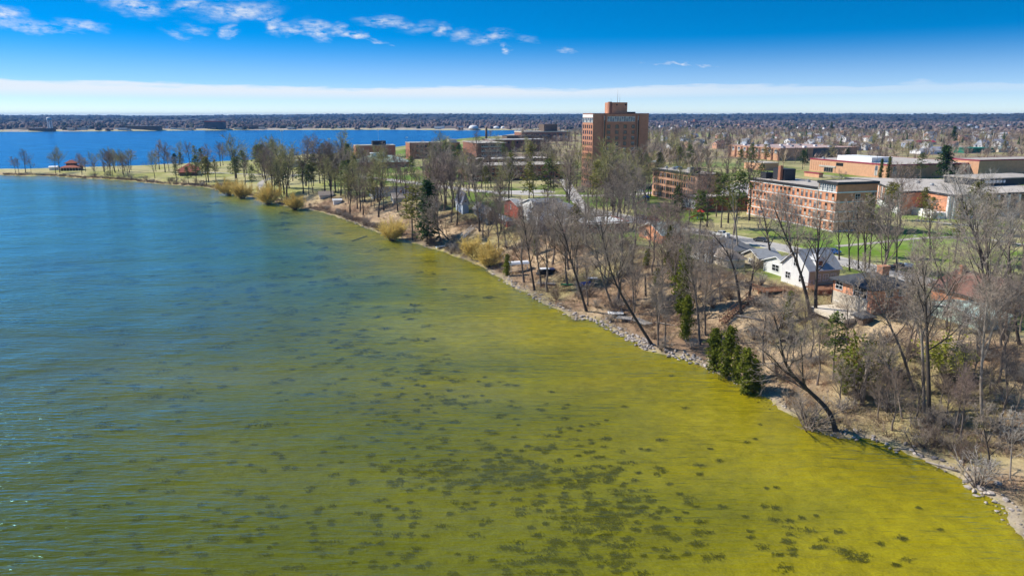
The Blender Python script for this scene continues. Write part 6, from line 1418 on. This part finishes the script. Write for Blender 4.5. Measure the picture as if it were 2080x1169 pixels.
# ------------------------------------------------------------------ labels that single out each of the repeats
bpy.context.view_layer.update()
def short(l):
    for w in (' with ', ' behind ', ' in front', ' beside ', ' seen ', ' between ', ' among ', ' left of', ' right of', ', ', ' close ', ' below ', ' by ', ' near ', ' at ', ' just ', ' above ', ' above', ' of '): l = l.split(w)[0]
    return l.strip()
ORD = ['first', 'second', 'third', 'fourth', 'fifth', 'sixth', 'seventh', 'eighth', 'ninth', 'tenth', 'eleventh', 'twelfth', 'thirteenth', 'fourteenth', 'fifteenth', 'sixteenth', 'seventeenth', 'eighteenth', 'nineteenth', 'twentieth']
tops = [o for o in COL.objects if o.parent is None and o.get('category')]
LM = []
for o in tops:
    if o['category'] in ('house', 'tower', 'hall', 'dormitory', 'garage', 'sunroom', 'cottage', 'pavilion', 'building', 'gymnasium', 'shed', 'lean-to', 'boat lift', 'boat', 'canoe') and not o.get('group'):
        LM.append((short(o['label']), o.location.copy(), PJ(o.location)[0]))
nm_count = {}
for l, _, _ in LM: nm_count[l] = nm_count.get(l, 0) + 1
LM = [q for q in LM if nm_count[q[0]] == 1 and len(q[0].split()) <= 5]
def place_label(objs, word, gname):
    buckets = {}
    for o in objs:
        p = o.location; px = PJ(p)[0]
        l, q, qx = min(LM, key=lambda m: (m[1] - p).length)
        dx = px - qx
        if abs(dx) < 16: rel = 'in front of' if p.y < q.y else 'behind'
        else: rel = 'left of' if dx < 0 else 'right of'
        buckets.setdefault((word(o), rel, l), []).append((px, o))
    for (w, rel, l), m in buckets.items():
        m.sort(key=lambda t: t[0])
        for i, (_, o) in enumerate(m):
            lb = f'{w} {rel} the {l}' if len(m) == 1 else f'{ORD[min(i, 19)]} {w} from the left {rel} the {l}'
            o['label'] = lb if len(lb.split()) <= 16 else lb.replace(' from the left', '')
def tw(o):
    H = o.scale[2] * NAT.get(o['lk'], 20); c = [ch for ch in o.children if ch.name.startswith('crown')]
    mn = c[0].data.materials[0].name if c else ''
    col = {'grey_twigs': 'grey', 'brown_twigs': 'brown', 'reddish_twigs': 'reddish', 'silver_twigs': 'silvery', 'budding_olive_twigs': 'olive budding', 'pine_needles': 'green', 'olive_pine_needles': 'olive', 'dark_needles': 'dark', 'cedar_sprays': 'yellow green'}.get(mn, '')
    kind = {'bare': 'bare tree', 'mid': 'bare tree', 'pine': 'pine', 'scruffy': 'thin pine', 'spruce': 'spruce', 'cedar': 'cedar', 'shrub': 'twiggy bush'}.get(o['lk'], 'bush')
    size = 'low' if o['lk'] == 'shrub' and H < 2.6 else 'broad' if o['lk'] == 'shrub' else 'tall' if H > 16.5 else 'short' if H < 11 else 'middling'
    return f'{size} {col} {kind}'
place_label([o for o in tops if o.get('lk') and o['lk'] != 'willow' and o.get('group')], tw, None)
for o in tops:
    if 'lk' in o: del o['lk']
def rank_label(objs):
    b = {}
    for o in objs: b.setdefault(o['label'], []).append((PJ(o.location)[0], o))
    for l, m in b.items():
        m.sort(key=lambda t: t[0])
        if len(m) > 1 and len(m) <= 20:
            for i, (_, o) in enumerate(m): o['label'] = f'{ORD[i]} {l} counting from the left' if len(l.split()) <= 11 else f'{ORD[i]} {l}'
rank_label([o for o in tops if o['category'] in ('house', 'building') and o.get('group')])
